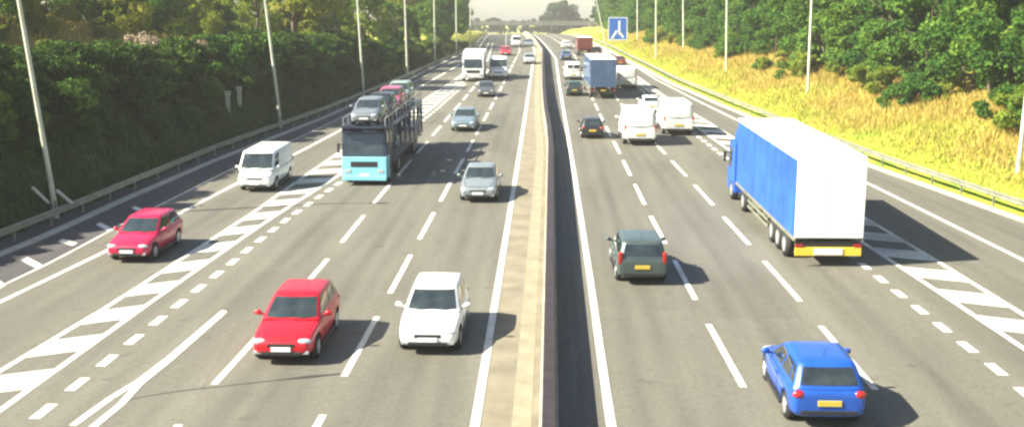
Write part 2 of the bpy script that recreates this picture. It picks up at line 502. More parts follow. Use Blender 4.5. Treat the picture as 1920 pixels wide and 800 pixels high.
# ------------------------------------------------------------------ carriageways and markings
YS = [6 + 2.0 * i for i in range(300)]
def off(l, d): return lambda y: l.x(y) + d
def sheet(name, bounds, mat, dz, y0=6, y1=600, cols=3):
    bm = bmesh.new()
    uvl = bm.loops.layers.uv.new('UVMap')
    rows = []
    for y in YS:
        if y < y0 or y > y1: continue
        xs = [f(y) for f in bounds]
        for i in range(1, len(xs)): xs[i] = max(xs[i], xs[i - 1] + 0.02)
        r = []
        for i in range(len(xs) - 1):
            for k in range(cols):
                t = k / cols
                r.append((xs[i] * (1 - t) + xs[i + 1] * t, i + t))
        r.append((xs[-1], len(xs) - 1))
        rows.append([(bm.verts.new((x, y, zr(y) + dz)), u, y) for x, u in r])
    for a, b in zip(rows, rows[1:]):
        for i in range(len(a) - 1):
            q = (a[i], a[i + 1], b[i + 1], b[i])
            f = bm.faces.new([v[0] for v in q])
            for lp, v in zip(f.loops, q): lp[uvl].uv = (v[1], v[2] / 10)
    me = bpy.data.meshes.new(name)
    bm.to_mesh(me); bm.free()
    return struct(name, me, mat)
sheet('left_carriageway', [off(L_THIN, 0), off(L_EDGE, 0), off(L_OUT, 0), off(L_DOT, 0), off(L_A, 0), off(L_B, 0), off(L_C, 0), off(BAR, -0.2)], M_ASPH, 0.0)
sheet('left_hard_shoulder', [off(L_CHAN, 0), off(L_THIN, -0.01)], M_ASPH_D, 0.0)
sheet('left_drainage_channel', [off(L_CHAN, -0.6), off(L_CHAN, -0.005)], M_CONC, 0.012)
sheet('left_rail_shade_strip', [off(L_RAIL, -0.9), off(L_CHAN, -0.605)], M_ASPH_D, 0.0)  # dark strip painted where the guardrail's shadow falls
sheet('central_paving', [lambda y: L_C.x(y) + 0.16, off(BAR, -0.26)], M_BEIGE, 0.006, cols=2)
sheet('central_kerb', [off(BAR, -0.95), off(BAR, -0.62), off(BAR, -0.45)], principled('yellowed concrete', (0.245, 0.222, 0.15), 0.85, noise=(1.2, 0.16, (0.95, 0.95, 0.92))), 0.011, cols=1)
sheet('right_carriageway', [off(BAR, 0.2), off(R_EDGE, 0), off(R_D, 0), off(R_E, 0), off(R_DOT, 0), off(R_OUT, 0), off(R_LINE, 0), lambda y: R_RAIL.x(y) - 0.95], M_ASPH, 0.0)
sheet('right_drainage_channel', [off(R_RAIL, -0.945), off(R_RAIL, -0.25)], M_CONC, 0.006)

PZ = 0.008
def ribbon(bm, xf, y0, y1, w, dz=PZ):
    """a painted strip following a line of the road"""
    n = max(1, int(math.ceil((y1 - y0) / 2.0)))
    prev = None
    ys = sorted({y0, y1} | {y for y in YS if y0 < y < y1})
    for y in ys:
        x = xf(y)
        c = [bm.verts.new((x - w / 2, y, zr(y) + dz)), bm.verts.new((x + w / 2, y, zr(y) + dz))]
        if prev: bm.faces.new((prev[0], prev[1], c[1], c[0]))
        prev = c
def marking(name, fill, mat=None):
    bm = bmesh.new()
    fill(bm)
    me = bpy.data.meshes.new(name)
    bm.to_mesh(me); bm.free()
    return struct(name, me, mat or M_PAINT)
def solid(line, w, y0=8, y1=420, d=0): return lambda bm: ribbon(bm, off(line, d), y0, y1, w)
def dashed(line, y0, mark, period, w, y1=400, first=None):
    def fill(bm):
        y = y0
        while y < y1:
            if y + mark > 8: ribbon(bm, line.x, y, y + mark, w)
            y += period
    return fill
marking('left_edge_marking', solid(L_C, 0.24))
marking('right_edge_marking', solid(R_EDGE, 0.24))
marking('left_slip_marking', solid(L_EDGE, 0.22))
marking('right_slip_marking', solid(R_LINE, 0.22))
marking('left_shoulder_marking', solid(L_THIN, 0.11))
marking('left_hatch_marking', lambda bm: (solid(L_IN, 0.2, y1=240)(bm), solid(L_OUT, 0.2, y1=240)(bm)))
marking('right_hatch_marking', lambda bm: (solid(R_IN, 0.2, y1=240)(bm), solid(R_OUT, 0.2, y1=240)(bm)))
def phase(px, py, period): return at(px, py).y % period
marking('left_lane_marking', dashed(L_A, phase(400, 720, 9.0) - 9, 6.0, 9.0, 0.2))
marking('left_overtaking_marking', dashed(L_B, phase(645, 705, 9.0) - 9, 6.0, 9.0, 0.2))
marking('right_overtaking_marking', dashed(R_D, phase(1394, 725, 9.0) - 9, 6.0, 9.0, 0.2))
marking('right_lane_marking', dashed(R_E, phase(1642, 730, 9.0) - 9, 6.0, 9.0, 0.2))
marking('left_lane_drop_marking', dashed(L_DOT, phase(130, 732, 2.07), 1.05, 2.07, 0.3, 130))
marking('right_lane_drop_marking', dashed(R_DOT, phase(1885, 703, 2.07), 1.05, 2.07, 0.3, 130))
def hatch(lo, hi, y0, period, mark, y1, skew):
    def fill(bm):
        y = y0
        while y < y1:
            p = []
            for f, s in ((lo, 0), (hi, skew)):
                for t in (0, 1):
                    yy = y + s + t * mark
                    p.append((f.x(yy), yy))
            q = [p[0], p[2], p[3], p[1]]
            bm.faces.new([bm.verts.new((x, yy, zr(yy) + PZ + 0.004)) for x, yy in q])
            y += period
    return fill
marking('left_zebra_marking', hatch(L_OUT, L_IN, phase(100, 672, 3.4), 3.4, 1.75, 150, 0.8), M_PAINT_OLD)
marking('right_zebra_marking', hatch(R_IN, R_OUT, phase(1714, 520, 3.4), 3.4, 1.75, 150, -0.8), M_PAINT_OLD)
def nose(bm):
    def strip(pts, w):
        q = [at(*p) for p in pts]
        prev = None
        for i, p in enumerate(q):
            d = (q[min(i + 1, len(q) - 1)] - q[max(i - 1, 0)]); d.z = 0; d.normalize()
            s = Vector((-d.y, d.x, 0)) * w / 2
            c = [bm.verts.new((p.x + k.x, p.y + k.y, zr(p.y + k.y) + PZ + 0.004 * (w > 0.21))) for k in (-s, s)]
            if prev: bm.faces.new((prev[0], prev[1], c[1], c[0]))
            prev = c
    strip([(136, 797), (205, 747), (262, 712), (315, 672), (420, 582)], 0.2)
    strip([(110, 858), (178, 797), (226, 758), (262, 719), (317, 675), (421, 584)], 0.22)
marking('lane_divide_marking', nose)
def ticks(bm):
    for (ax, ay), (bx, by) in (((46, 485), (74, 500)), ((113, 450), (141, 458)), ((184, 419), (207, 431)), ((-20, 520), (5, 538)), ((250, 388), (272, 398))):
        a, b = at(ax, ay), at(bx, by)
        s = Vector((0, 0.28, 0))
        bm.faces.new([bm.verts.new((p.x, p.y, zr(p.y) + PZ)) for p in (a - s, b - s, b + s, a + s)])
marking('shoulder_tick_marking', ticks)
def seam():
    bm = bmesh.new()
    pts = [at(*p) for p in ((240, 748), (330, 733), (430, 722), (520, 712), (575, 706), (640, 700))]
    prev = None
    for i, p in enumerate(pts):
        w = (0.02, 0.035, 0.03, 0.03, 0.12, 0.05)[i]
        c = [bm.verts.new((p.x, p.y - w, zr(p.y) + 0.005)), bm.verts.new((p.x, p.y + w, zr(p.y) + 0.005))]
        if prev: bm.faces.new((prev[0], c[0], c[1], prev[1]))
        prev = c
    me = bpy.data.meshes.new('road_seam'); bm.to_mesh(me); bm.free()
    struct('road_seam', me, M_TAR)
seam()

# ------------------------------------------------------------------ barriers and guardrails
def sweep(xf, prof, y0, y1, step=2.0):
    """pull a closed outline (dx, dz) along the road"""
    bm = bmesh.new()
    rows = []
    n = int((y1 - y0) / step)
    for i in range(n + 1):
        y = y0 + (y1 - y0) * i / n
        rows.append([bm.verts.new((xf(y) + dx, y, zr(y) + dz)) for dx, dz in prof])
    k = len(prof)
    for a, b in zip(rows, rows[1:]):
        for i in range(k):
            bm.faces.new((a[i], a[(i + 1) % k], b[(i + 1) % k], b[i]))
    bm.faces.new(rows[0]); bm.faces.new(rows[-1][::-1])
    bmesh.ops.recalc_face_normals(bm, faces=bm.faces)
    me = bpy.data.meshes.new('sweep')
    bm.to_mesh(me); bm.free()
    return me
t = thing('central_barrier', 'long dark-topped concrete barrier dividing the two carriageways', 'barrier', (BAR.x(30), 30, zr(30)))
def rel(o, par):
    o.parent = par
    o.matrix_parent_inverse = Matrix.Translation(-Vector(par.location))
    return o
rel(link('barrier_wall', sweep(BAR.x, [(-0.25, -0.05), (-0.25, 0.12), (-0.17, 0.26), (-0.13, 0.78), (0.13, 0.78), (0.17, 0.26), (0.25, 0.12), (0.25, -0.05)], 8, 400), M_BARRIER), t)
rel(link('top_rail', sweep(BAR.x, [(-0.15, 0.783), (-0.17, 0.86), (-0.15, 0.95), (0.15, 0.95), (0.17, 0.86), (0.15, 0.783)], 8, 400), M_BROWN), t)
def guardrail(label, line, side, y0, y1):
    t = thing('guardrail', label, 'guardrail', (line.x(60), 60, zr(60)), group='roadside guardrails')
    w = [(0, 0.44), (0.035, 0.48), (0.035, 0.54), (0.0, 0.58), (0.0, 0.63), (0.035, 0.67), (0.035, 0.73), (0, 0.77), (-0.02, 0.77), (-0.02, 0.44)]
    rel(link('beam', sweep(line.x, [(side * a, b) for a, b in w], y0, y1), M_GALV), t)
    me = MB().box((0, 0, 0.33), (0.1, 0.06, 0.78)).mesh('post', M_GALV)
    y = y0
    while y < min(y1, 175):
        rel(link('post', me, None, None, (line.x(y) - side * 0.08, y, zr(y))), t)
        y += 3.2
guardrail('galvanised guardrail along the foot of the dark shaded bank', L_RAIL, 1, 26, 330)
guardrail('galvanised guardrail along the foot of the sunny dry-grass verge', R_RAIL, -1, 26, 330)

# ------------------------------------------------------------------ foliage
def leaf_mesh(name, mat, n, place, size, seed, flat=0.0):
    """n small bent leaf-clump faces spread by place()"""
    r = random.Random(seed)
    verts, faces = [], []
    for _ in range(n):
        p, nm = place(r)
        nrm = Vector((r.gauss(0, 1), r.gauss(0, 1), r.gauss(0, 1))).normalized() * 0.9 + nm
        if flat: nrm.z += flat
        nrm.normalize()
        u = nrm.orthogonal().normalized()
        u = Matrix.Rotation(r.uniform(0, 2 * PI), 3, nrm) @ u
        v = nrm.cross(u)
        s = size * r.uniform(0.55, 1.35)
        a, b = s * r.uniform(0.7, 1.1), s * r.uniform(0.45, 0.8)
        k = len(verts)
        droop = nrm * s * 0.18
        verts += [p - u * a * 0.5, p + v * b * 0.5 + droop, p + u * a * 0.5, p - v * b * 0.5 + droop]
        faces.append((k, k + 1, k + 2, k + 3))
    me = bpy.data.meshes.new(name)
    me.from_pydata(verts, [], faces)
    me.materials.append(mat)
    return me
def crown_place(h, rad, base, seed, lobes=16):
    """a crown built of leafy boughs of several sizes"""
    r = random.Random(seed)
    L = []
    for i in range(lobes):
        z = base + (h - base) * (0.06 + 0.9 * r.random() ** 0.85)
        t = (z - base) / (h - base)
        env = rad * math.sqrt(max(0.06, 1 - (1.55 * t - 0.55) ** 2)) if t > 0.35 else rad * (0.75 + 0.7 * t)
        a = r.uniform(0, 2 * PI)
        q = env * r.uniform(0.45, 1.0)
        s = rad * r.uniform(0.22, 0.44)
        L.append((Vector((q * math.cos(a), q * math.sin(a), z)), s))
    L.append((Vector((0, 0, h - rad * 0.4)), rad * 0.42))
    def place(rr):
        c, s = rr.choice(L)
        d = Vector((rr.gauss(0, 1), rr.gauss(0, 1), rr.gauss(0, 0.85))).normalized()
        k = s * (0.55 + 0.5 * rr.random() ** 0.7)
        if rr.random() < 0.08: k *= 1.25
        return c + Vector((d.x * k, d.y * k, d.z * k * 0.8)), d * 0.8 + Vector((0, 0, 0.35))
    return place
def trunk_mesh(h, r0, rad, seed):
    r = random.Random(seed)
    m = MB()
    p = Vector((0, 0, -0.4))
    top = h * 0.72
    n = 5
    for i in range(n):
        q = Vector((r.uniform(-.15, .15) * (i + 1), r.uniform(-.15, .15) * (i + 1), -0.4 + (top + 0.4) * (i + 1) / n))
        m.cyl(p, q, r0 * (1 - 0.16 * i), r0 * (1 - 0.16 * (i + 1)), 8)
        if i > 0:
            for _ in range(2):
                a = r.uniform(0, 2 * PI)
                e = q + Vector((math.cos(a), math.sin(a), 0.75)) * rad * r.uniform(0.45, 0.7)
                m.cyl(q, e, r0 * 0.35, r0 * 0.1, 6)
        p = q
    return m.mesh('trunk', M_BARK, True)
TREES = []
for i in range(6):
    h, rad = (11.5, 12.5, 10.5, 13.0, 9.5, 11.0)[i], (3.6, 3.9, 3.7, 4.0, 3.3, 4.2)[i]
    TREES.append((h, trunk_mesh(h, 0.2, rad, 40 + i), crown_place(h, rad, (0.5, 1.2, 0.3, 1.6, 0.4, 0.8)[i], 60 + i, 20), 5600))
CROWNS = {}
def crown(i, kind):
    if (i, kind) not in CROWNS:
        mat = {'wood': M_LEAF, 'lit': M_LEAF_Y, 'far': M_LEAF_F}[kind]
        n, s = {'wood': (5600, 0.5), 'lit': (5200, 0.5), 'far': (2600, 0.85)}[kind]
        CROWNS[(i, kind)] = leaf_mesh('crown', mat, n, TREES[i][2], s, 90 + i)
    return CROWNS[(i, kind)]
def tree(name, label, x, y, h, kind, group, i=None, z=None):
    i = rng.randrange(6) if i is None else i
    k = h / TREES[i][0]
    t = thing(name, label, 'tree', (x, y, ter(x, y) if z is None else z), rng.uniform(0, 2 * PI), group)
    t.scale = (k * rng.uniform(0.92, 1.12), k * rng.uniform(0.92, 1.12), k)
    link('trunk', TREES[i][1], None, t)
    link('crown', crown(i, kind), None, t)
    return t
def shrub_meshes(mat, n, size, seed, cnt=4):
    out = []
    for i in range(cnt):
        out.append(leaf_mesh('shrub', mat, n, crown_place(2.3, 1.35, 0.0, seed + i, 11), size, seed + 20 + i))
    return out
SHRUB_SHADE = shrub_meshes(M_LEAF_SHADE, 2600, 0.24, 200)
SHRUB_Y = shrub_meshes(M_LEAF_Y, 2400, 0.24, 300)
SHRUB_G = shrub_meshes(M_LEAF, 2400, 0.24, 400)
def shrub(meshes, label, x, y, s, group, sz=1.0, sink=0.15):
    if any(abs(x - a) < 2.6 and -4.5 < y - b < 1.2 for a, b in POLES): return None
    o = link('shrub', rng.choice(meshes), None, None, (x, y, ter(x, y) - sink))
    o.rotation_euler = (0, 0, rng.uniform(0, 2 * PI))
    o.scale = (s * rng.uniform(0.9, 1.2), s * rng.uniform(0.9, 1.2), s * sz)
    return tag(o, label, 'shrub', group)

# ---- lamp posts first: the wood is described by them
def lamp_post(label, base, lean, h, side, group):
    t = thing('lamp_post', label, 'lamp post', base, 0, group)
    top = Vector((lean, 0, h))
    MB().cyl((0, 0, -0.3), (lean * 0.1, 0, h * 0.1), 0.14, 0.132, 12, False).obj('base_section', M_POLE, t, True)
    MB().cyl((lean * 0.1, 0, h * 0.1), top, 0.13, 0.09, 12, False).obj('column', M_POLE, t, True)
    MB().box((0.0, -0.11, 0.75), (0.1, 0.03, 0.4), 0, 0.01).obj('inspection_door', M_GALV, t)
    e = top + Vector((side * 1.6, 0, 0.35))
    MB().cyl(top, e, 0.055, 0.04, 8).obj('bracket_arm', M_POLE, t, True)
    b = MB().box(e + Vector((side * 0.3, 0, 0)), (0.8, 0.3, 0.16), 0, 0.04).obj('lantern', M_GALV, t)
    MB().box(e + Vector((side * 0.32, 0, -0.1)), (0.6, 0.24, 0.05), 0, 0.015).obj('lens', M_GLASSY, b)
ORD = ['nearest', 'second', 'third', 'fourth', 'fifth', 'sixth', 'seventh', 'eighth']
LAMPS_L = [((105, 372), 35), ((526, 222), 497), ((681, 152), 670), ((763, 112), 759), ((816, 98), 814), ((856, 90), 855), ((882, 80), 882)]
POLES = []
def lean_to(p, px, h=12):
    q = atY(px, 0, p[1])
    return (q.x - p[0]) * h / (q.z - p[2])
LL = []
for k, ((px, py), tx) in enumerate(LAMPS_L):
    # the foot stands just behind the guardrail
    best = min((40 + 0.5 * i for i in range(500)), key=lambda Y: abs(atY(px, py, Y).x - (L_RAIL.x(Y) - 0.75)) + 0.02 * abs(Y - at(px, py).y))
    p = Vector((L_RAIL.x(best) - 0.75, best, 0))
    z = zr(p.y) - 0.06
    POLES.append((p.x, p.y))
    lamp_post(f'pale lamp post beside the shaded bank, {ORD[k]} along the guardrail there' if k else 'pale leaning lamp post at the foot of the dark bank, nearest of all', (p.x, p.y, z), lean_to((p.x, p.y, z), tx), 12, 1, 'lamp posts beside the shaded bank')
LAMPS_R = [(1906, 356, 1945), (1513, 208, 1522), (1361, 156, 1363), (1281, 118, 1281), (1230, 118, 1230), (1195, 92, 1195), (1118, 86, 1118)]
RP = []
for k, (px, py, tx) in enumerate(LAMPS_R):
    p = at(px, py)
    p.x = max(p.x, R_RAIL.x(p.y) + 0.6)
    RP.append(p.y)
    POLES.append((p.x, p.y))
    zb_ = ter(p.x, p.y) - 0.1
    lamp_post(f'pale lamp post on the dry-grass verge, {ORD[k]} along the sunny guardrail', (p.x, p.y, zb_), lean_to((p.x, p.y, zb_), tx), 12, -1, 'lamp posts on the sunny verge')

# ---- the wood on the right
def right_label(y, what):
    k = sum(1 for q in RP if q < y)
    if k == 0: return f'{what} before the nearest verge lamp post'
    if k >= len(RP): return f'{what} beyond the last verge lamp post'
    return f'{what} between {ORD[k - 1]} and {ORD[k]} verge lamp posts'
y = 36.0
while y < 330:
    xr = R_RAIL.x(y) + 0.8
    step = 3.6 if y < 150 else 5.5
    x = xr + 10.0 + rng.uniform(-1.0, 1.2) - 2.5 * sm(110, 250, y)
    tree('broadleaf_tree', right_label(y, 'bushy green tree at the wood edge'), x, y, rng.uniform(6.5, 9.0), 'wood', 'trees along the front edge of the wood')
    if rng.random() < 0.85:
        tree('broadleaf_tree', right_label(y, 'tall green tree deeper in the wood'), x + rng.uniform(4.5, 6), y + rng.uniform(-1, 1), rng.uniform(11, 14), 'wood', 'tall trees deeper in the wood')
    if rng.random() < 0.5 and y < 170:
        tree('broadleaf_tree', right_label(y, 'very tall tree behind the wood'), x + rng.uniform(10, 13), y + rng.uniform(-1, 1), rng.uniform(14, 17), 'wood', 'tallest trees at the back of the wood')
    y += step * rng.uniform(0.85, 1.15)
for k in range(46):
    y = rng.uniform(40, 200)
    xr = R_RAIL.x(y) + 0.8
    shrub(SHRUB_G if rng.random() < 0.6 else SHRUB_Y, right_label(y, 'low shrub above the dry grass'), xr + 7.4 + rng.uniform(-1.2, 1.6) - 1.5 * sm(110, 200, y), y, rng.uniform(0.7, 1.3), 'shrubs between dry grass and wood')

# ---- dry grass on the right verge
def grass(name, mat, spots, seed, hh, ww):
    r = random.Random(seed)
    verts, faces = [], []
    for x, y, s in spots:
        z = ter(x, y) - 0.04
        for _ in range(3):
            a = r.uniform(0, 2 * PI)
            h = hh * s * r.uniform(0.5, 1.25)
            w = ww * r.uniform(0.7, 1.5)
            dx, dy = math.cos(a), math.sin(a)
            lx, ly = r.gauss(0, 0.25) * h, r.gauss(0, 0.25) * h
            ox, oy = x + r.uniform(-.15, .15), y + r.uniform(-.15, .15)
            k = len(verts)
            verts += [(ox - dx * w, oy - dy * w, z), (ox + dx * w, oy + dy * w, z), (ox + lx * .5 + dx * w * .8, oy + ly * .5 + dy * w * .8, z + h * .6), (ox + lx * .5 - dx * w * .8, oy + ly * .5 - dy * w * .8, z + h * .6), (ox + lx, oy + ly, z + h)]
            faces += [(k, k + 1, k + 2, k + 3), (k + 3, k + 2, k + 4)]
    me = bpy.data.meshes.new(name)
    me.from_pydata(verts, [], faces)
    o = link(name, me, mat)
    o['kind'] = 'stuff'
    return o
spots = []
for _ in range(52000):
    y = 34 + 240 * rng.random() ** 1.6
    xr = R_RAIL.x(y) + 0.8
    d = 0.3 + 11 * rng.random()
    x = xr + d
    clump = 0.55 + 0.45 * math.sin(x * 0.9 + 2 * math.sin(y * 0.4)) * math.sin(y * 0.6 + x * 0.3)
    spots.append((x, y, (0.35 + 0.65 * sm(0.5, 3.5, d)) * (0.6 + 0.6 * clump)))
lime = [q for q in spots if (q[0] - R_RAIL.x(q[1]) - 0.8) + 2.2 * math.sin(q[1] * 0.23) + 1.5 * math.sin(q[0] * 0.7 + q[1] * 0.5) + rng.gauss(0, 1.3) < 4.6]
lset = set(lime)
spots = [q for q in spots if q not in lset]
tag(grass('verge_grass', M_LIME, lime, 11, 0.5, 0.03), 'bright yellow-green grass on the lower part of the sunny verge', 'grass')
tag(grass('dry_grass', M_STRAW, spots, 5, 0.75, 0.028), 'long straw-coloured grass on the upper part of the sunny verge', 'grass')
spots = []
for _ in range(15000):
    y = 34 + 190 * rng.random() ** 1.5
    xl = L_RAIL.x(y) - 0.9
    d = -0.2 + 9 * rng.random()
    spots.append((xl - d, y, 0.4 + 0.6 * rng.random()))
tag(grass('bank_grass', M_GRASS_SHADE, spots, 6, 0.6, 0.05), 'rough dull green grass on the shaded bank behind the guardrail', 'grass')
spots = []
for _ in range(14000):
    y = 40 + 150 * rng.random() ** 1.2
    xl = L_RAIL.x(y) - 0.9
    d = left_h(y) * 1.05 + 2 + 26 * rng.random()
    spots.append((xl - d, y, 0.5 + 0.6 * rng.random()))
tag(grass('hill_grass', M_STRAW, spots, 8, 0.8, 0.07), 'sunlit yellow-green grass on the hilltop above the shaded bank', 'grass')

# ---- the shaded bank on the left
LP = [at(*q[0]).y for q in LAMPS_L]
def left_label(y, what):
    k = sum(1 for q in LP if q < y)
    if k == 0: return f'{what}, before the leaning lamp post'
    if k >= len(LP): return f'{what}, beyond the last lamp post there'
    return f'{what}, between {ORD[k - 1]} and {ORD[k]} lamp posts'
y = 40.0
while y < 165:
    xl = L_RAIL.x(y) - 0.9
    h = left_h(y)
    w = h * 1.05 + 0.5
    for d in (0.34, 0.55, 0.75, 0.95):
        if rng.random() < (0.55 if d < 0.4 else 0.95):
            s = (0.55, 0.9, 1.1, 0.9)[(0.34, 0.55, 0.75, 0.95).index(d)] * rng.uniform(0.85, 1.25) * (1 - 0.35 * sm(110, 165, y))
            shrub(SHRUB_G if rng.random() < 0.16 else SHRUB_SHADE, left_label(y, 'dark shaded shrub ' + ('low' if d < 0.6 else 'high') + ' on the bank'), xl - d * w + rng.uniform(-.3, .3), y + rng.uniform(-.7, .7), s, 'dark shrubs on the shaded bank', 1.0)
    y += 2.3 * (1 + 0.4 * sm(90, 160, y))
y = 42.0
while y < 190:
    xl = L_RAIL.x(y) - 0.9
    w = left_h(y) * 1.05 + 0.5
    shrub(SHRUB_Y if rng.random() < 0.45 else SHRUB_G, left_label(y, 'sunlit shrub on the crest of the bank'), xl - w - 1.6 + rng.uniform(-.6, .6), y, rng.uniform(0.7, 1.15), 'sunlit shrubs on the crest of the bank', 0.85)
    if rng.random() < 0.5:
        shrub(SHRUB_Y, left_label(y, 'yellow-green shrub set back on the hilltop'), xl - w - rng.uniform(5, 16), y + rng.uniform(-1, 1), rng.uniform(0.7, 1.3), 'shrubs on the sunny hilltop', 0.85)
    y += 3.6
for k in range(15):
    y = 118 + k * 13.5 + rng.uniform(-3, 3)
    xl = L_RAIL.x(y) - 0.9
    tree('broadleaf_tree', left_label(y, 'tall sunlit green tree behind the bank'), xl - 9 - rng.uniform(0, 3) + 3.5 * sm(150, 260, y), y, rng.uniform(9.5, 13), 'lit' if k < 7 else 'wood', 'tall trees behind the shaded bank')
for k in range(9):
    y = 165 + k * 14 + rng.uniform(-3, 3)
    xl = L_RAIL.x(y) - 0.9
    tree('broadleaf_tree', left_label(y, 'dark tree close to the carriageway past the bank'), xl - 4.5 - rng.uniform(0, 1.5), y, rng.uniform(5.5, 8), 'wood', 'dark trees past the end of the bank')
for k in range(13):
    y = 62 + k * 7.5 + rng.uniform(-2, 2)
    xl = L_RAIL.x(y) - 0.9
    tree('broadleaf_tree', left_label(y, 'green tree at the back of the hilltop'), xl - 34 - rng.uniform(0, 10), y + 12, rng.uniform(6, 10), 'lit', 'trees at the back of the sunny hilltop')

# ------------------------------------------------------------------ house, posts, sign, bridge
for k in range(26):
    y = 58 + k * 3.6 + rng.uniform(-1.5, 1.5)
    xl = L_RAIL.x(y) - 0.9
    w = left_h(y) * 1.05 + 0.5
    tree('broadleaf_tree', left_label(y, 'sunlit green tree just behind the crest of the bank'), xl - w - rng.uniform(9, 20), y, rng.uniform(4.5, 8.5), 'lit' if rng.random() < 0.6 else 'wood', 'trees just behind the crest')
for k in range(20):
    y = 62 + k * 5.5 + rng.uniform(-1.5, 1.5)
    xl = L_RAIL.x(y) - 0.9
    w = left_h(y) * 1.05 + 0.5
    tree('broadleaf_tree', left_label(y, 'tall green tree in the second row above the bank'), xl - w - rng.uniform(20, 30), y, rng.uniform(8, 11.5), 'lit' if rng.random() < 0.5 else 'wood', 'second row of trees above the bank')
DRY = shrub_meshes(leaf_mat('dead brush', [(0.20, 0.13, 0.08), (0.34, 0.27, 0.18), (0.55, 0.50, 0.38)], 0.2), 1800, 0.22, 500, 2)
for k in range(5):
    q = atY(262 + k * 24 + rng.uniform(-5, 5), 30, 84 + rng.uniform(-2, 2))
    shrub(DRY, 'pale dead brush among the green scrub above the bank', q.x, q.y, rng.uniform(0.8, 1.2), 'dead brush on the hilltop', 1.0)

for k, (px, py) in enumerate(((440, 258), (461, 250))):
    p = at(px, py)
    t = thing('marker_post', ('short pale marker post behind the shaded guardrail, nearer of the pair', 'short pale marker post behind the shaded guardrail, farther of the pair')[k], 'marker post', (p.x - 0.4, p.y, ter(p.x - 0.4, p.y) - 0.1), 0, 'pale marker posts behind the guardrail')
    MB().box((0, 0, 0.7), (0.3, 0.12, 1.4), 0, 0.02).obj('post', M_POLE, t)
    MB().box((0, -0.01, 1.45), (0.42, 0.2, 0.3), 0, 0.03).obj('head', M_POLE, t)
px_, py_ = POLES[0]
pz_ = zr(py_)
for k, (a, b) in enumerate((((-0.95, -0.35, 1.55), (-0.2, -0.3, 0.75)), ((0.1, -0.05, 1.35), (0.85, -0.12, 0.72)))):
    a, b = Vector(a), Vector(b)
    o = MB().cyl((0, 0, 0), b - a, 0.08, 0.08, 10).obj('stay_bar', M_POLE)
    o.location = Vector((px_, py_, pz_)) + a
    tag(o, ('short pale bar propped on the bank beside the leaning lamp post', 'pale bar slanting from the leaning lamp post down to the guardrail')[k], 'stay bar')

p = at(1148, 93)
sx = max(p.x, R_RAIL.x(p.y) + 1.2)
sy = p.y
t = thing('motorway_sign', 'blue motorway direction sign with white arrow on the far sunny verge', 'road sign', (sx, sy, ter(sx, sy) - 0.1))
k = sy / F_PX
zb, zt = HC + (40 - 75) * k - t.location.z, HC + (40 - 33) * k - t.location.z
w = 35 * k
MB().box((0, 0, (zb + zt) / 2), (w, 0.08, zt - zb), 0, 0.02).obj('panel', M_SIGN, t)
for s in (-0.3, 0.3):
    MB().cyl((s * w, 0.12, -0.2), (s * w, 0.12, zt - 0.2), 0.08, 0.08, 10).obj('leg', M_POLE, t, True)
def stroke(m, a, b, wd):
    a, b = Vector((a[0] * w / 2, -0.055, zb + (zt - zb) * a[1])), Vector((b[0] * w / 2, -0.055, zb + (zt - zb) * b[1]))
    d = (b - a).normalized(); s = Vector((-d.z, 0, d.x)) * wd
    vs = [m.bm.verts.new(q) for q in (a - s, b - s, b + s, a + s)]
    ws = [m.bm.verts.new(q + Vector((0, 0.012, 0))) for q in (a - s, b - s, b + s, a + s)]
    m.bm.faces.new(vs); m.bm.faces.new(ws[::-1])
    for i in range(4): m.bm.faces.new((vs[i], ws[i], ws[(i + 1) % 4], vs[(i + 1) % 4]))
m = MB()
stroke(m, (0.15, 0.25), (0.15, 0.85), 0.16)
stroke(m, (0.17, 0.35), (0.6, 0.12), 0.16)
stroke(m, (-0.1, 0.42), (-0.62, 0.08), 0.16)
m.obj('arrow', M_WHITE, t)
m = MB()
for sx_ in (-0.97, 0.97): stroke(m, (sx_, 0.02), (sx_, 0.98), 0.06)
for sz in (0.02, 0.98): stroke(m, (-0.94, sz), (0.94, sz), 0.06)
m.obj('border', M_WHITE, t)

BY = 535
bx0, bx1 = atY(930, 50, BY).x, atY(1125, 50, BY).x
t = thing('road_bridge', 'distant grey road bridge crossing above the motorway', 'bridge', ((bx0 + bx1) / 2, BY, zr(BY)))
L = (bx1 - bx0) + 30
MB().box((0, 0, 6.0), (L, 9, 1.1), 0, 0.05).obj('deck', M_DARKCONC, t)
for s in (-1, 1):
    MB().box((0, s * 4.4, 7.05), (L, 0.25, 0.8), 0, 0.03).obj('parapet', M_DARKCONC, t)
for s in (-0.28, 0.02, 0.28):
    MB().box((s * L, 0, 2.7), (1.2, 6, 5.5), 0, 0.1).obj('pier', M_DARKCONC, t)
for k in range(30):
    px = 880 + k * 9.5 + rng.uniform(-4, 4)
    Y = 560 + rng.uniform(0, 60)
    p = atY(px, 50, Y)
    tree('broadleaf_tree', 'hazy distant tree in the line beyond the grey bridge', p.x, Y, rng.uniform(5, 8) if not 1018 < px < 1080 else rng.uniform(9, 11), 'far', 'distant trees beyond the bridge', z=zr(640) + 2.5)
for k, (px, h) in enumerate(((1034, 15.5), (1050, 17), (1066, 15))):
    p = atY(px, 50, 548)
    tree('broadleaf_tree', ('domed grey-green tree beyond the bridge, left of the trio', 'tallest domed grey-green tree beyond the bridge, mid-trio', 'domed grey-green tree beyond the bridge, right of the trio')[k], p.x, 548, h, 'far', 'domed trees beyond the bridge', z=3.5)

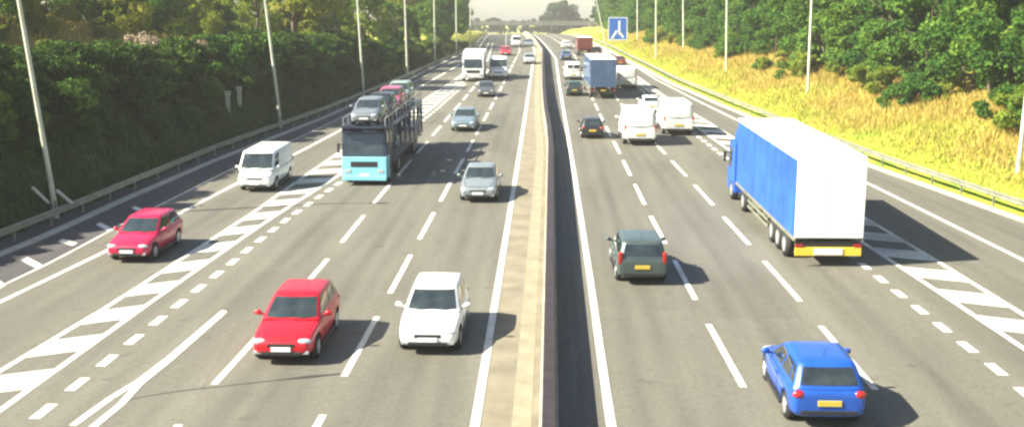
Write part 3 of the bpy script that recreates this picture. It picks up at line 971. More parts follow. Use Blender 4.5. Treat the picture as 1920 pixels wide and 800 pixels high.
# ------------------------------------------------------------------ vehicles
def evaluated(me, mods):
    o = bpy.data.objects.new('temporary', me)
    COL.objects.link(o)
    for kind, kw in mods:
        md = o.modifiers.new('m', kind)
        for a, b in kw.items(): setattr(md, a, b)
    dg = bpy.context.evaluated_depsgraph_get()
    dg.update()
    r = bpy.data.meshes.new_from_object(o.evaluated_get(dg))
    bpy.data.objects.remove(o)
    return r
def loft(bm, secs):
    rings = [[bm.verts.new(p) for p in s] for s in secs]
    n = len(rings[0])
    for a, b in zip(rings, rings[1:]):
        for i in range(n):
            bm.faces.new((a[i], a[(i + 1) % n], b[(i + 1) % n], b[i]))
    bm.faces.new(rings[0]); bm.faces.new(rings[-1][::-1])
SHAPE = {
 # L, W, H, wheel radius, front axle, rear axle, lower shell stations (y/L, bottom, shoulder, width), cabin (rear base, front base, rear top, front top, base z, half widths)
 'hatch': dict(L=4.0, W=1.74, H=1.46, wr=0.31, fa=0.315, ra=-0.315,
    st=[(-.500, .40, .74, .80), (-.494, .30, .88, .90), (-.46, .24, .95, .96), (-.36, .2, .965, .99), (-.15, .19, .955, 1), (.06, .19, .94, 1), (.17, .19, .925, 1), (.28, .2, .87, .985), (.38, .21, .80, .955), (.46, .24, .71, .90), (.492, .28, .62, .82), (.500, .36, .54, .74)],
    cab=(-.475, .205, -.385, -.015, .92, .445, .355), win='hatch'),
 'saloon': dict(L=4.5, W=1.80, H=1.43, wr=0.32, fa=0.31, ra=-0.305,
    st=[(-.500, .40, .74, .80), (-.494, .30, .90, .90), (-.46, .24, .96, .95), (-.36, .2, .985, .98), (-.2, .19, .965, 1), (.05, .19, .94, 1), (.16, .19, .925, 1), (.28, .2, .87, .985), (.38, .21, .80, .955), (.46, .24, .71, .90), (.492, .28, .62, .82), (.500, .36, .54, .74)],
    cab=(-.36, .18, -.22, -.01, .925, .445, .35), win='saloon'),
 'estate': dict(L=4.5, W=1.80, H=1.55, wr=0.33, fa=0.31, ra=-0.305,
    st=[(-.500, .42, .80, .84), (-.495, .32, .95, .93), (-.47, .26, 1.0, .97), (-.36, .22, 1.0, .99), (-.2, .2, .99, 1), (.05, .2, .97, 1), (.16, .2, .955, 1), (.28, .21, .90, .985), (.38, .22, .83, .955), (.46, .25, .73, .90), (.492, .29, .64, .82), (.500, .36, .56, .74)],
    cab=(-.485, .19, -.44, 0.0, .95, .45, .375), win='estate'),
 'van': dict(L=4.9, W=1.92, H=2.02, wr=0.34, fa=0.32, ra=-0.29,
    st=[(-.500, .42, 1.0, .92), (-.496, .34, 1.12, .97), (-.47, .3, 1.16, .99), (-.3, .27, 1.17, 1), (0, .26, 1.17, 1), (.2, .26, 1.17, 1), (.32, .26, 1.15, .99), (.40, .27, 1.08, .97), (.46, .28, .98, .94), (.492, .32, .86, .88), (.500, .40, .72, .82)],
    cab=(-.494, .415, -.485, .265, 1.12, .475, .425), win='van'),
}
def frontness(s): return s
def surf(sp):
    """cabin surface: side 0 front, 1 right, 2 rear, 3 left; u along, v up"""
    L, W, H = sp['L'], sp['W'], sp['H']
    yr0, yf0, yr1, yf1, z0, w0, w1 = sp['cab']
    yr0, yf0, yr1, yf1, w0, w1 = yr0 * L, yf0 * L, yr1 * L, yf1 * L, w0 * W, w1 * W
    z1 = H - 0.055
    def P(side, u, v):
        e = v + 0.16 * v * (1 - v)                       # faces bow outwards on the way up
        z = z0 + (z1 - z0) * v
        yr, yf, w = yr0 + (yr1 - yr0) * v, yf0 + (yf1 - yf0) * v, w0 + (w1 - w0) * (v * 0.75 + 0.25 * v * v)
        b = 4 * u * (1 - u)
        if side == 0: return Vector((-w + 2 * w * u, yf + 0.09 * b + 0.05 * v * (1 - v), z))
        if side == 2: return Vector((w - 2 * w * u, yr - 0.05 * b - 0.08 * v * (1 - v), z))
        if side == 1: return Vector((w + 0.02 * b, yf + (yr - yf) * u, z))
        return Vector((-w - 0.02 * b, yr + (yf - yr) * u, z))
    return P
def car_mesh(kind, mat, detail):
    sp = SHAPE[kind]
    L, W, H = sp['L'], sp['W'], sp['H']
    bm = bmesh.new()
    secs = []
    for yn, zb, zs, wf in sp['st']:
        w, h = W / 2 * wf, zs - zb
        half = [(0, zb), (.74 * w, zb), (.95 * w, zb + .10 * h), (1.0 * w, zb + .42 * h), (.985 * w, zb + .72 * h), (.94 * w, zs - .05 * h), (.80 * w, zs), (.4 * w, zs + .018), (0, zs + .025)]
        ring = [(x, yn * L, z) for x, z in half] + [(-x, yn * L, z) for x, z in half[-2:0:-1]]
        secs.append(ring)
    loft(bm, secs)
    bmesh.ops.recalc_face_normals(bm, faces=bm.faces)
    me = bpy.data.meshes.new('shell')
    bm.to_mesh(me); bm.free()
    me.materials.append(mat); me.materials.append(M_BLACK)
    me = evaluated(me, [('SUBSURF', dict(levels=2 if detail else 1, render_levels=2))])
    # wheel arches cut into the shell
    bm = bmesh.new()
    for ay in (sp['fa'] * L, sp['ra'] * L):
        for s in (-1, 1):
            q = bmesh.ops.create_cone(bm, cap_ends=True, segments=20, radius1=sp['wr'] * 1.17, radius2=sp['wr'] * 1.17, depth=0.5)
            bmesh.ops.transform(bm, matrix=Matrix.Translation((s * (W / 2 + 0.02), ay, sp['wr'] + 0.02)) @ Matrix.Rotation(PI / 2, 4, 'Y'), verts=q['verts'])
    for f in bm.faces: f.material_index = 1
    cm = bpy.data.meshes.new('cutter')
    bm.to_mesh(cm); bm.free()
    cm.materials.append(mat); cm.materials.append(M_BLACK)
    co = bpy.data.objects.new('temporary_cutter', cm)
    COL.objects.link(co)
    try:
        me2 = evaluated(me, [('BOOLEAN', dict(operation='DIFFERENCE', object=co, solver='EXACT', material_mode='INDEX'))])
        if len(me2.polygons) > 50: me = me2
    finally:
        bpy.data.objects.remove(co)
    # cabin joined on
    P = surf(sp)
    bm = bmesh.new()
    bm.from_mesh(me)
    nu, nv = 8, 6
    start = len(bm.verts)
    rows = []
    for j in range(nv + 1):
        r = []
        for side in range(4):
            for i in range(nu): r.append(bm.verts.new(P(side, i / nu, j / nv)))
        rows.append(r)
    n = 4 * nu
    for a, b in zip(rows, rows[1:]):
        for i in range(n):
            f = bm.faces.new((a[i], a[(i + 1) % n], b[(i + 1) % n], b[i])); f.smooth = True
    top = rows[-1]
    cen = sum((v.co for v in top), Vector()) / n
    prev = top
    for k, dz in ((0.93, 0.028), (0.72, 0.046), (0.4, 0.055)):
        r = [bm.verts.new(Vector((cen.x + (v.co.x - cen.x) * k, cen.y + (v.co.y - cen.y) * k, v.co.z + dz))) for v in top]
        for i in range(n):
            f = bm.faces.new((prev[i], prev[(i + 1) % n], r[(i + 1) % n], r[i])); f.smooth = True
        prev = r
    bm.faces.new(prev)
    new = bmesh.new()
    bmesh.ops.recalc_face_normals(bm, faces=[f for f in bm.faces])
    me = bpy.data.meshes.new('body')
    bm.to_mesh(me); bm.free(); new.free()
    me.polygons.foreach_set('use_smooth', [True] * len(me.polygons))
    if not me.materials: me.materials.append(mat); me.materials.append(M_BLACK)
    return me
def panel(P, side, u0, u1, v0, v1, o=0.008, shear=0.0, n=5):
    """a pane lying on the cabin surface"""
    m = MB()
    rows = []
    c = Vector((0, P(1, .5, .5).y, P(1, .5, .5).z))
    for j in range(n + 1):
        v = v0 + (v1 - v0) * j / n
        r = []
        for i in range(n + 1):
            u = u0 + (u1 - u0) * i / n
            p = P(side, u, v)
            d = {0: Vector((0, 1, .5)), 2: Vector((0, -1, .3)), 1: Vector((1, 0, .25)), 3: Vector((-1, 0, .25))}[side].normalized()
            r.append(p + d * o)
        rows.append(r)
    m.quads(rows)
    return m
def wheel(t, x, y, r, wd):
    m = MB()
    m.cyl((x - wd / 2, y, r), (x + wd / 2, y, r), r, r, 20)
    bmesh.ops.bevel(m.bm, geom=[e for e in m.bm.edges if abs(e.calc_face_angle(0)) > 1.0], offset=0.025, segments=2, affect='EDGES')
    w = m.obj('wheel', M_TYRE, t, True)
    s = 1 if x > 0 else -1
    q = MB()
    xo = x + s * (wd / 2 + 0.004)
    q.cyl((xo - s * 0.02, y, r), (xo, y, r), r * 0.66, r * 0.62, 16)
    q.cyl((xo, y, r), (xo + s * 0.02, y, r), r * 0.2, r * 0.14, 10)
    q.obj('rim', M_RIM, w)
def lowest(sp, y):
    st = sp['st']
    L = sp['L']
    for a, b in zip(st, st[1:]):
        if a[0] * L <= y <= b[0] * L:
            t = (y - a[0] * L) / ((b[0] - a[0]) * L)
            return [p + (q - p) * t for p, q in zip(a, b)]
    return st[0] if y < 0 else st[-1]
def car(kind, name, label, cat, px, py, facing, mat, group=None, detail=True, scale=1.0, rear_plate=M_PLATE_Y, yaw=0.0, pos=None, blank=False):
    """px,py: the middle of the end nearest the camera, on the road. facing -1: front to the camera."""
    sp = SHAPE[kind]
    L, W, H = sp['L'], sp['W'], sp['H']
    if pos is None:
        p = at(px, py)
        y = p.y + L * scale / 2
        sl = -0.012 if p.x > 0 else 0.010
        if p.y > 110: sl = -0.03
        x = p.x + sl * L / 2
        z = zr(y)
        grad = math.atan((zr(y + 1) - zr(y - 1)) / 2)
        rz = (-sl if facing > 0 else PI - sl) + yaw
        t = thing(name, label, cat, (x, y, z + 0.005), rz, group, grad * facing)
        t.rotation_mode = 'XYZ'
    else:
        t = thing(name, label, cat, pos[0], pos[1], group, pos[2])
    t.scale = (scale,) * 3
    t_body = link('body', car_mesh(kind, mat, detail), None, t)
    P = surf(sp)
    if detail:
        from mathutils.bvhtree import BVHTree
        me = t_body.data
        bv = BVHTree.FromPolygons([v.co for v in me.vertices], [p.vertices for p in me.polygons])
        if kind == 'van': spans = [(.24, .04)]
        elif kind == 'hatch': spans = [(.15, -.10)]
        else: spans = [(.15, -.05), (-.07, -.24)]
        for s in (-1, 1):
            for a, b in spans:
                def skin(a, b, z0, z1, o):
                    m = MB(); rows = []
                    for j in range(7):
                        z = z0 + (z1 - z0) * j / 6
                        r = []
                        for i in range(6):
                            y_ = (a + (b - a) * i / 5) * L
                            hit = bv.ray_cast(Vector((s * 3, y_, z)), Vector((-s, 0, 0)))[0]
                            r.append(Vector((hit.x + s * o if hit else s * W / 2, y_, z)))
                        rows.append(r)
                    return m.quads(rows)
                z0, z1 = .34, sp['cab'][4] - .06
                d = skin(a, b, z0, z1, .007).obj('door', mat, t, True)
                skin(a + .006, b - .006, z0 - .02, z1 + .012, .003).obj('seal', M_BLACK, d, True)
                hx = bv.ray_cast(Vector((s * 3, (b + .035) * L, z1 - .1)), Vector((-s, 0, 0)))[0]
                if hx: MB().box((hx.x + s * .02, hx.y, hx.z), (.04, .2, .035), 0, .01).obj('handle', mat, d)
    if detail:
        from mathutils.bvhtree import BVHTree
        def top(a, b, wa, wb, o):
            m = MB(); rows = []
            for j in range(9):
                y_ = (a + (b - a) * j / 8) * L
                hw = (wa + (wb - wa) * j / 8) * W
                r = []
                for i in range(9):
                    x_ = -hw + 2 * hw * i / 8
                    hit = bv.ray_cast(Vector((x_, y_, 3)), Vector((0, 0, -1)))[0]
                    r.append(Vector((x_, y_, (hit.z if hit else .8) + o)))
                rows.append(r)
            return m.quads(rows)
        ya = sp['cab'][1] + .045
        d = top(ya, .455, .40, .31, .010).obj('bonnet', mat, t, True)
        top(ya - .005, .46, .412, .322, .004).obj('seal', M_BLACK, d, True)
        m = MB()
        for x0 in (-.05, .42):
            m.cyl(P(0, .5 + x0, .04) + Vector((0, .03, 0)), P(0, .5 + x0 - .36, .13) + Vector((0, .03, 0)), .012, .008, 6)
        m.obj('wiper', M_BLACK, t)
    panel(P, 0, .05, .95, .10, .90).obj('windscreen', M_GLASS, t, True)
    if sp['win'] == 'van':
        for s, r in ((1, ((.03, .22),)), (3, ((.78, .97),))):
            for a, b in r: panel(P, s, a, b, .14, .84).obj('side_window', M_GLASS, t, True)
        if not blank:
            panel(P, 2, .08, .47, .35, .85).obj('rear_window', M_GLASS, t, True)
            panel(P, 2, .53, .92, .35, .85).obj('rear_window', M_GLASS, t, True)
    else:
        ua = ((.05, .44), (.49, .80), (.84, .95)) if sp['win'] != 'saloon' else ((.05, .46), (.51, .92))
        for s in (1, 3):
            for a, b in ua:
                if s == 3: a, b = 1 - b, 1 - a
                panel(P, s, a, b, .14, .86).obj('side_window', M_GLASS, t, True)
        panel(P, 2, .08, .92, .16, .86).obj('rear_window', M_GLASS, t, True)
    for ay in (sp['fa'] * L, sp['ra'] * L):
        for s in (-1, 1): wheel(t, s * (W / 2 - 0.13), ay, sp['wr'], 0.2)
    zf = .62 if kind != 'van' else .80
    for s in (-1, 1):
        yf = L * (.462 if kind != 'van' else .475)
        m = MB(); m.ball((s * W * .335, yf, zf + .01), (.42, .24, .15), 14); m.obj('headlight', M_LAMP, t, True)
        if kind in ('estate', 'van'):
            m = MB(); m.box((s * W * (.445 if kind == 'van' else .425), -L * .487, .98 if kind == 'estate' else 1.0), (.14, .1, .42), 0, .03)
        else:
            m = MB(); m.ball((s * W * .385, -L * .483, .80), (.30, .16, .2), 12)
        m.obj('tail_light', M_TAIL, t, True)
        yc = sp['cab'][1] * L - .32
        m = MB(); m.ball((s * (W / 2 + .1), yc, sp['cab'][4] + .10), (.22, .13, .15), 10); m.box((s * (W / 2 - .01), yc, sp['cab'][4] + .05), (.14, .06, .05))
        m.obj('wing_mirror', mat, t, True)
    for s in (-1, 1):
        MB().box((s * (W / 2 - .035), (sp['fa'] + sp['ra']) * L / 2, .235), (.09, (sp['fa'] - sp['ra']) * L - sp['wr'] * 2.5, .09), 0, .02).obj('sill', M_BLACK, t)
        MB().box((s * W * .36, L * .489, .36), (.2, .05, .1), 0, .02).obj('fog_lamp', M_LAMP, t)
    MB().cyl((0, sp['cab'][2] * L + .35, H), (0, sp['cab'][2] * L + .1, H + .28), .008, .004, 6).obj('aerial', M_BLACK, t)
    MB().box((0, L * .495, .55 if kind != 'van' else .70), (W * .42, .05, .10), 0, .02).obj('grille', M_BLACK, t)
    MB().box((0, L * .497, .33), (W * .62, .05, .12), 0, .03).obj('lower_intake', M_BLACK, t)
    MB().box((0, L * .5 + .012, .45), (.52, .03, .12), 0, .006).obj('number_plate', M_PLATE_W, t)
    zp = .62 if kind in ('hatch', 'saloon') else .66
    MB().box((0, -L * .5 - .008, zp), (.52, .03, .13), 0, .006).obj('number_plate', rear_plate, t)
    MB().box((0, -L * .495, .40), (W * .72, .05, .10), 0, .02).obj('rear_bumper_insert', M_BLACK, t)
    return t
P_RED = paint('red', (0.52, 0.006, 0.018))
P_CRIM = paint('crimson', (0.50, 0.008, 0.060))
P_WHITE = paint('white', (0.78, 0.79, 0.76))
P_SILV = paint('silver', (0.42, 0.46, 0.48), 0.35, 0.32)
P_BLUEG = paint('blue grey', (0.20, 0.27, 0.31), 0.35, 0.32)
P_DARK = paint('black', (0.018, 0.02, 0.024))
P_DGREEN = paint('dark green grey', (0.075, 0.105, 0.10), 0.35, 0.3)
P_BLUE = paint('bright blue', (0.012, 0.085, 0.42), 0.1)
P_TBLUE = principled('curtain blue', (0.020, 0.105, 0.50), 0.5, noise=(0.6, 0.22, (0.9, 0.85, 0.8)))
P_NAVY = paint('deck navy', (0.012, 0.022, 0.055), 0.0, 0.5)
P_CYAN = paint('cyan', (0.26, 0.66, 0.76))
P_PINK = paint('dusky pink', (0.40, 0.085, 0.16))
P_MAROON = paint('maroon', (0.16, 0.025, 0.02))
P_SLATE = paint('slate blue', (0.05, 0.10, 0.20), 0.0, 0.5)

# ---- cars, nearest first
car('hatch', 'red_car', 'crimson hatchback in the slip lane nearest the shaded bank', 'car', 240, 494, -1, P_CRIM, yaw=R(-1), scale=1.08)
car('hatch', 'red_car', 'bright red hatchback straddling a dashed line, white plate on its nose', 'car', 528, 686, -1, P_RED, yaw=R(0), scale=1.13)
car('hatch', 'white_car', 'white hatchback coming towards us beside the red car', 'car', 802, 667, -1, P_WHITE, scale=1.12)
car('estate', 'green_car', 'dark grey-green estate driving away beside the central barrier', 'car', 1204, 536, 1, P_DGREEN, scale=1.08)
car('hatch', 'blue_car', 'bright blue hatchback with yellow rear plate driving away in front of the lorry', 'car', 1556, 806, 1, P_BLUE, yaw=R(-1), scale=1.14)
car('van', 'white_van', 'small white van coming along the slip lane before the car transporter', 'van', 478, 361, -1, P_WHITE, scale=1.06)
car('saloon', 'silver_car', 'silver grey car coming towards us right of the car transporter', 'car', 896, 381, -1, paint('mid silver', (0.25, 0.285, 0.30), 0.35, 0.32), scale=1.12)
car('saloon', 'blue_grey_car', 'blue-grey car coming towards us behind the transporter shadow', 'car', 868, 248, -1, P_BLUEG, scale=1.12)
car('saloon', 'dark_car', 'dark grey car just in front of the white lorries', 'car', 911, 183, -1, paint('mid grey', (0.10, 0.10, 0.11), 0.3))
car('saloon', 'silver_car', 'small silver car in the lane next to the central barrier, far off', 'car', 993, 121, -1, P_SILV, detail=False)
car('hatch', 'black_car', 'black hatchback driving away beside the square-backed white van', 'car', 1111, 261, 1, P_DARK)
car('van', 'white_van', 'large white panel van driving away right of the square-backed van', 'van', 1272, 255, 1, P_WHITE, scale=1.22, blank=True)
car('saloon', 'white_car', 'white car ahead of the large white panel van', 'car', 1222, 213, 1, P_WHITE)
car('hatch', 'dark_car', 'dark green hatchback driving away left of the blue far lorry', 'car', 1077, 181, 1, paint('bottle green', (0.02, 0.05, 0.035)))
car('van', 'white_van', 'white van ahead of the dark green hatchback', 'van', 1075, 151, 1, P_WHITE, detail=False)
car('van', 'white_van', 'white van beside the blue far lorry on its verge side', 'van', 1176, 168, 1, P_WHITE, detail=False, scale=1.15, blank=True)
car('saloon', 'maroon_car', 'maroon car ahead of the white van by the blue far lorry', 'car', 1163, 126, 1, P_MAROON, detail=False)
car('saloon', 'black_car', 'small black car far off behind the red lorry', 'car', 1119, 106, 1, P_DARK, detail=False)
car('saloon', 'grey_car', 'small grey car far off beside the barrier, driving away', 'car', 1062, 114, 1, P_SLATE, detail=False)
car('hatch', 'white_car', 'tiny white car far off near the crest, driving away', 'car', 1062, 92, 1, P_WHITE, detail=False)
car('van', 'white_van', 'tiny white van coming over the crest in the middle lane', 'van', 968, 88, -1, P_WHITE, detail=False)
car('saloon', 'grey_car', 'tiny grey car coming over the crest next to the barrier', 'car', 992, 88, -1, P_BLUEG, detail=False)
car('saloon', 'red_car', 'tiny red car far off in the lane nearest the dark trees', 'car', 948, 105, -1, P_RED, detail=False)

# ---- lorries
def place(px, py, L, facing, dx=0.0):
    p = at(px, py)
    y = p.y + L / 2
    sl = -0.012 if p.x > 0 else 0.010
    if p.y > 110: sl = -0.03
    return (p.x + sl * L / 2 + dx, y, zr(y) + 0.005), (-sl if facing > 0 else PI - sl), math.atan((zr(y + 2) - zr(y - 2)) / 4) * facing
def cab_parts(t, y0, W, mat, H=3.0, deflector=True, low=0.45, bonnet=0.35):
    """a flat-fronted lorry cab whose back wall stands at y0, nose towards +y"""
    D = 2.1
    prof = [(y0, low), (y0 + D, low), (y0 + D + .04, low + .35), (y0 + D - .02, 1.55), (y0 + D - .28, H - .18), (y0 + D - .6, H), (y0 + .05, H), (y0, H - .1)]
    m = MB().prism(prof, -W / 2, W / 2)
    bmesh.ops.bevel(m.bm, geom=list(m.bm.edges), offset=.05, segments=2, affect='EDGES')
    m.obj('cab', mat, t)
    m = MB()
    m.quads([[(x * W * .44, y0 + D + .012 - .02, 1.62) for x in (-1, -.4, .4, 1)], [(x * W * .42, y0 + D - .25, H - .32) for x in (-1, -.4, .4, 1)]])
    m.obj('windscreen', M_GLASS, t)
    for s in (-1, 1):
        MB().quads([[(s * (W / 2 + .006), y0 + .95, 1.65), (s * (W / 2 + .006), y0 + D - .12, 1.65)], [(s * (W / 2 + .006), y0 + .95, H - .4), (s * (W / 2 + .006), y0 + D - .34, H - .4)]]).obj('side_window', M_GLASS, t)
        MB().box((s * W * .37, y0 + D + .03, .82), (.36, .06, .2), 0, .03).obj('headlight', M_LAMP, t)
        MB().box((s * (W / 2 + .2), y0 + D - .1, 2.1), (.14, .12, .55), 0, .03).box((s * (W / 2 + .08), y0 + D - .14, 2.3), (.22, .04, .04)).obj('wing_mirror', M_BLACK, t)
    MB().box((0, y0 + D + .02, 1.2), (W * .62, .06, .34), 0, .03).obj('grille', M_BLACK, t)
    MB().box((0, y0 + D + .045, .62), (.52, .03, .12), 0, .005).obj('number_plate', M_PLATE_W, t)
    if deflector:
        MB().prism([(y0, H + .002), (y0 + 1.35, H + .002), (y0 + .9, H + .45), (y0, H + .85)], -W * .44, W * .44).obj('wind_deflector', mat, t)
def axle(t, y, W, r=0.5, wd=0.32):
    for s in (-1, 1): wheel(t, s * (W / 2 - wd / 2 - .02), y, r, wd)
def lorry(label, px, py, facing, cabmat, sidemat, rearmat, L=16.0, W=2.55, H=4.1, board=True, name='lorry', rigid=False, roofmat=None, frontmat=None, dx=0.0):
    loc, rz, pt = place(px, py, L, facing, dx)
    t = thing(name, label, 'lorry', loc, rz, None, pt)
    y0, y1 = -L / 2, L / 2 - (2.75 if not rigid else 2.35)
    zb = 1.12
    MB().box((0, (y0 + y1) / 2, (zb + H) / 2), (W - .06, y1 - y0 - .06, H - zb - .06), 0, .02).obj('box_body', rearmat, t)
    for s in (-1, 1):
        m = MB().box((s * (W / 2 - .015), (y0 + y1) / 2, (zb + .06 + H - .12) / 2), (.05, y1 - y0 - .3, H - zb - .22))
        n = int((y1 - y0) / 1.35)
        for i in range(1, n):
            m.box((s * (W / 2 + .011), y0 + (y1 - y0) * i / n, (zb + H) / 2), (.008, .05, H - zb - .26))
        m.obj('side_curtain', sidemat, t)
        MB().box((s * (W / 2 - .02), (y0 + y1) / 2, zb - .02), (.09, y1 - y0, .14), 0, .015).obj('side_rail', M_GALV, t)
    MB().box((0, (y0 + y1) / 2, H), (W, y1 - y0, .05), 0, .015).obj('roof', roofmat or M_WHITE, t)
    for s in (-1, 1):
        d = MB().box((s * W * .249, y0 - .005, (zb + H) / 2), (W * .494, .05, H - zb - .12), 0, .012).obj('rear_door', rearmat, t)
    MB().box((0, (y0 + y1) / 2, .88), (1.0, y1 - y0 - .4, .3)).obj('chassis', M_BLACK, t)
    if board:
        MB().box((0, y0 + .02, .62), (W - .1, .08, .34), 0, .01).obj('rear_marker_board', M_YELLOW, t)
        MB().box((0, y0 - .03, .62), (W * .42, .03, .26), 0, .006).obj('number_plate', M_WHITE, t)
        MB().box((0, y0 + .1, .93), (W - .2, .1, .2)).obj('rear_crossbar', M_BLACK, t)
    else:
        MB().box((0, y0 + .1, .6), (W - .1, .1, .16), 0, .01).obj('rear_crossbar', M_BLACK, t)
        MB().box((0, y0 + .03, .85), (.52, .03, .12)).obj('number_plate', M_PLATE_Y, t)
    for s in (-1, 1): MB().box((s * (W / 2 - .2), y0 + .0, .86), (.3, .06, .12), 0, .01).obj('tail_light', M_TAIL, t)
    if rigid:
        axle(t, y0 + 1.7, W); axle(t, L / 2 - 1.2, W)
    else:
        for k in range(3): axle(t, y0 + 1.9 + 1.31 * k, W)
        axle(t, L / 2 - 4.6, W); axle(t, L / 2 - 1.3, W)
    for s in (-1, 1):
        a, b = y0 + (5.4 if not rigid else 2.5), (L / 2 - 5.8 if not rigid else L / 2 - 2.6)
        m = MB()
        for z in (.5, .78): m.box((s * (W / 2 - .06), (a + b) / 2, z), (.04, b - a, .12))
        for i in range(3): m.box((s * (W / 2 - .1), a + .2 + (b - a - .4) * i / 2, .75), (.04, .07, .6))
        m.obj('side_guard', M_GALV, t)
    cab_parts(t, L / 2 - 2.14, W - .06, cabmat, 2.95 if rigid else 3.1, not rigid)
    return t
lorry('articulated lorry with blue curtain side and white rear doors, yellow board below', 1551, 500, 1, P_TBLUE, P_TBLUE, M_WHITE, W=2.72, H=4.4)
lorry('blue lorry seen from behind in the middle distance, dark underside', 1131, 186, 1, P_SLATE, P_SLATE, P_SLATE, L=12, H=3.9, board=False, rigid=True)
car('van', 'white_van', 'white van with plain square back beside the black hatchback', 'van', 1200, 274, 1, P_WHITE, scale=1.22, blank=True)
lorry('white lorry coming towards us at the edge of the hatched strip, dark windscreen', 887, 154, -1, P_WHITE, M_WHITE, M_WHITE, L=11, H=3.25, board=False, rigid=True)
car('van', 'white_van', 'white van coming towards us in the middle lane beside the white lorry', 'van', 934, 150, -1, P_WHITE, detail=False, scale=1.25)
lorry('small far red lorry driving away ahead of the blue lorry', 1097, 106, 1, P_MAROON, P_MAROON, P_MAROON, L=8, H=3.0, W=2.4, board=False, rigid=True)

# ---- car transporter
TL, TW = 17.5, 2.55
loc, rz, pt = place(683, 349, TL, -1)
tr = thing('car_transporter', 'car transporter with cyan cab and navy double deck loaded with cars', 'car transporter', loc, rz, None, pt)
y1 = TL / 2
cab_parts(tr, y1 - 2.3, TW - .05, P_NAVY, 3.2, False, low=0.35)
MB().box((0, y1 - 2.3 + 1.5, 1.0), (TW - .01, 1.285, 1.24), 0, .05).obj('front_panel', P_CYAN, tr)
MB().box((0, y1 - 2.3 + 2.1 + .06, .42), (TW - .06, .1, .26), 0, .03).obj('front_bumper', P_CYAN, tr)
for s_ in (-1, 1):
    MB().box((s_ * (TW / 2 - .01), y1 - 2.3 + .45, 2.1), (.05, .9, 2.0), 0, .02).obj('side_fairing', P_NAVY, tr)
    for k in range(6):
        MB().box((s_ * 1.17, -7.3 + 2.12 * k, 1.82), (.05, 1.85, .62), 0, .015).obj('side_panel', P_NAVY, tr)
MB().box((0, y1 - 2.3 + .9, 3.24), (TW - .1, 1.5, .08), 0, .02).obj('cab_roof_panel', P_NAVY, tr)
MB().box((0, y1 - 2.3 + 1.95, 2.98), (TW - .3, .3, .1), 0, .03).obj('sun_visor', P_NAVY, tr)
def deck(pts, name, z_th=.12):
    m = MB()
    for s in (-1, 1):
        for (a, za), (b, zb_) in zip(pts, pts[1:]):
            q = [(s * .45, a, za), (s * 1.12, a, za), (s * 1.12, b, zb_), (s * .45, b, zb_)]
            lo = [m.bm.verts.new((x, y, z - z_th)) for x, y, z in q]
            hi = [m.bm.verts.new((x, y, z)) for x, y, z in q]
            m.bm.faces.new(hi); m.bm.faces.new(lo[::-1])
            for i in range(4): m.bm.faces.new((lo[i], lo[(i + 1) % 4], hi[(i + 1) % 4], hi[i]))
    for a, za in pts:
        m.box((0, a, za - .1), (2.3, .14, .12))
    return m.obj(name, P_NAVY, tr)
UP = [(-8.6, 3.15), (-4.4, 3.15), (-4.3, 3.15), (0.0, 3.15), (0.2, 3.15), (4.3, 3.15), (4.6, 3.2), (y1 - .1, 3.4)]
deck(UP, 'upper_deck')
LO = [(-8.6, .75), (-4.4, .95), (-4.3, .95), (0.2, .95), (0.4, .95), (5.8, 1.0)]
deck(LO, 'lower_deck')
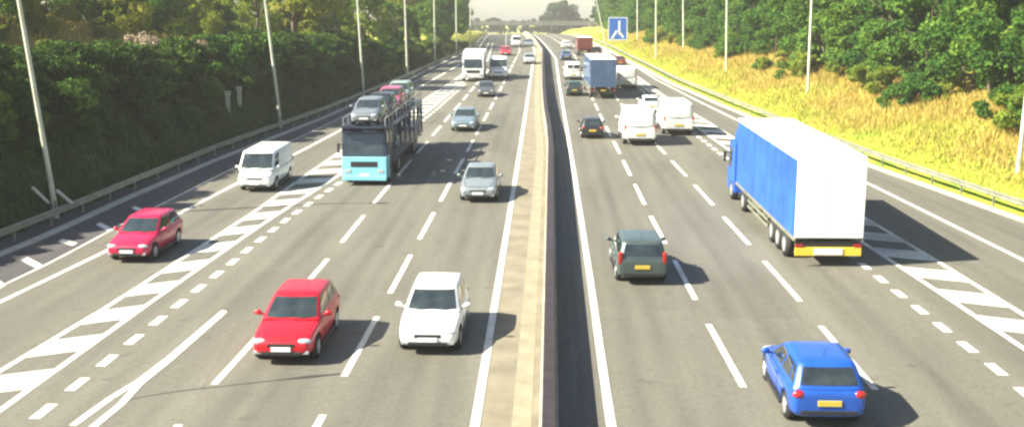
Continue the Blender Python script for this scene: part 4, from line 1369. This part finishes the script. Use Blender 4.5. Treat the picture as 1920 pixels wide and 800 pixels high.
for s in (-1, 1):
    m = MB()
    m.box((s * 1.2, -1.4, .98), (.1, 14.4, .2))
    m.box((s * 1.2, 0, 3.1), (.1, TL - .6, .22))
    m.box((s * 1.19, -1.6, 1.32), (.06, 14.0, .5))
    m.obj('side_beam', P_NAVY, tr)
    for k, y in enumerate((-8.4, -6.4, -4.3, -2.1, 0.1, 2.2, 4.2, 6.1)):
        MB().box((s * 1.2, y, 2.05), (.14, .22, 2.3)).obj('upright', P_NAVY if k % 2 else P_SLATE, tr)
    MB().cyl((s * 1.2, 2.2, 1.0), (s * 1.2, 5.8, 3.05), .09, .07, 8).obj('diagonal_brace', P_SILV, tr)
    MB().cyl((s * 1.2, -8.4, 3.1), (s * 1.2, -4.3, 1.0), .07, .07, 8).obj('diagonal_brace', P_SILV, tr)
    m = MB()
    m.box((s * 1.18, 0, 3.75), (.045, TL - 1.0, .05))
    for i in range(12): m.box((s * 1.18, -TL / 2 + .5 + i * (TL - 1) / 11, 3.45), (.045, .05, .6))
    m.obj('handrail', P_SILV, tr)
MB().box((0, -0.5, .72), (.9, 15.5, .25)).obj('chassis', M_BLACK, tr)
for y in (-5.2, -3.9, 3.6, y1 - 1.5): axle(tr, y, TW)
Mtr = Matrix.Translation(Vector(loc)) @ Matrix.Rotation(rz, 4, 'Z') @ Matrix.Rotation(pt, 4, 'X')
def riding(kind, name, label, y, z, mat, fwd=True):
    p = Mtr @ Vector((0, y, z))
    car(kind, name, label, 'car', 0, 0, -1, mat, 'cars riding on the transporter', True, 0.96, pos=(p, rz if fwd else rz + PI, pt if fwd else -pt))
riding('hatch', 'silver_car', 'silver hatchback on the upper deck above the cyan cab', y1 - 2.3, 3.32, paint('dark silver', (0.22, 0.25, 0.27), 0.35, 0.32))
riding('hatch', 'black_car', 'black hatchback on the upper deck behind the silver one', 2.2, 3.18, P_DARK)
riding('hatch', 'pink_car', 'dusky pink hatchback on the upper deck of the transporter', -2.1, 3.2, P_PINK)
riding('hatch', 'green_car', 'pale green-grey hatchback at the rear of the upper deck', -6.3, 3.2, paint('sage', (0.28, 0.36, 0.31), .2))
riding('hatch', 'black_car', 'black hatchback on the lower deck behind the cab', 3.2, 1.0, P_DARK)
riding('hatch', 'dark_blue_car', 'dark blue hatchback on the lower deck, middle of three', -1.6, .97, P_NAVY)
riding('hatch', 'white_car', 'white hatchback on the lower deck at the rear', -6.2, .9, P_WHITE)

# ------------------------------------------------------------------ the hot summer air
hz = MB().box((0, 480, 20), (1400, 1100, 120)).mesh('haze', None)
hm = bpy.data.materials.new('air')
hm.use_nodes = True
n, l = hm.node_tree.nodes, hm.node_tree.links
n.remove(n['Principled BSDF'])
v = n.new('ShaderNodeVolumePrincipled')
v.inputs['Color'].default_value = (1.0, 0.99, 0.93, 1)
v.inputs['Density'].default_value = 0.00035
v.inputs['Anisotropy'].default_value = 0.0
l.new(v.outputs[0], n['Material Output'].inputs['Volume'])
hz.materials.append(hm)
ho = link('haze', hz)
ho['kind'] = 'stuff'
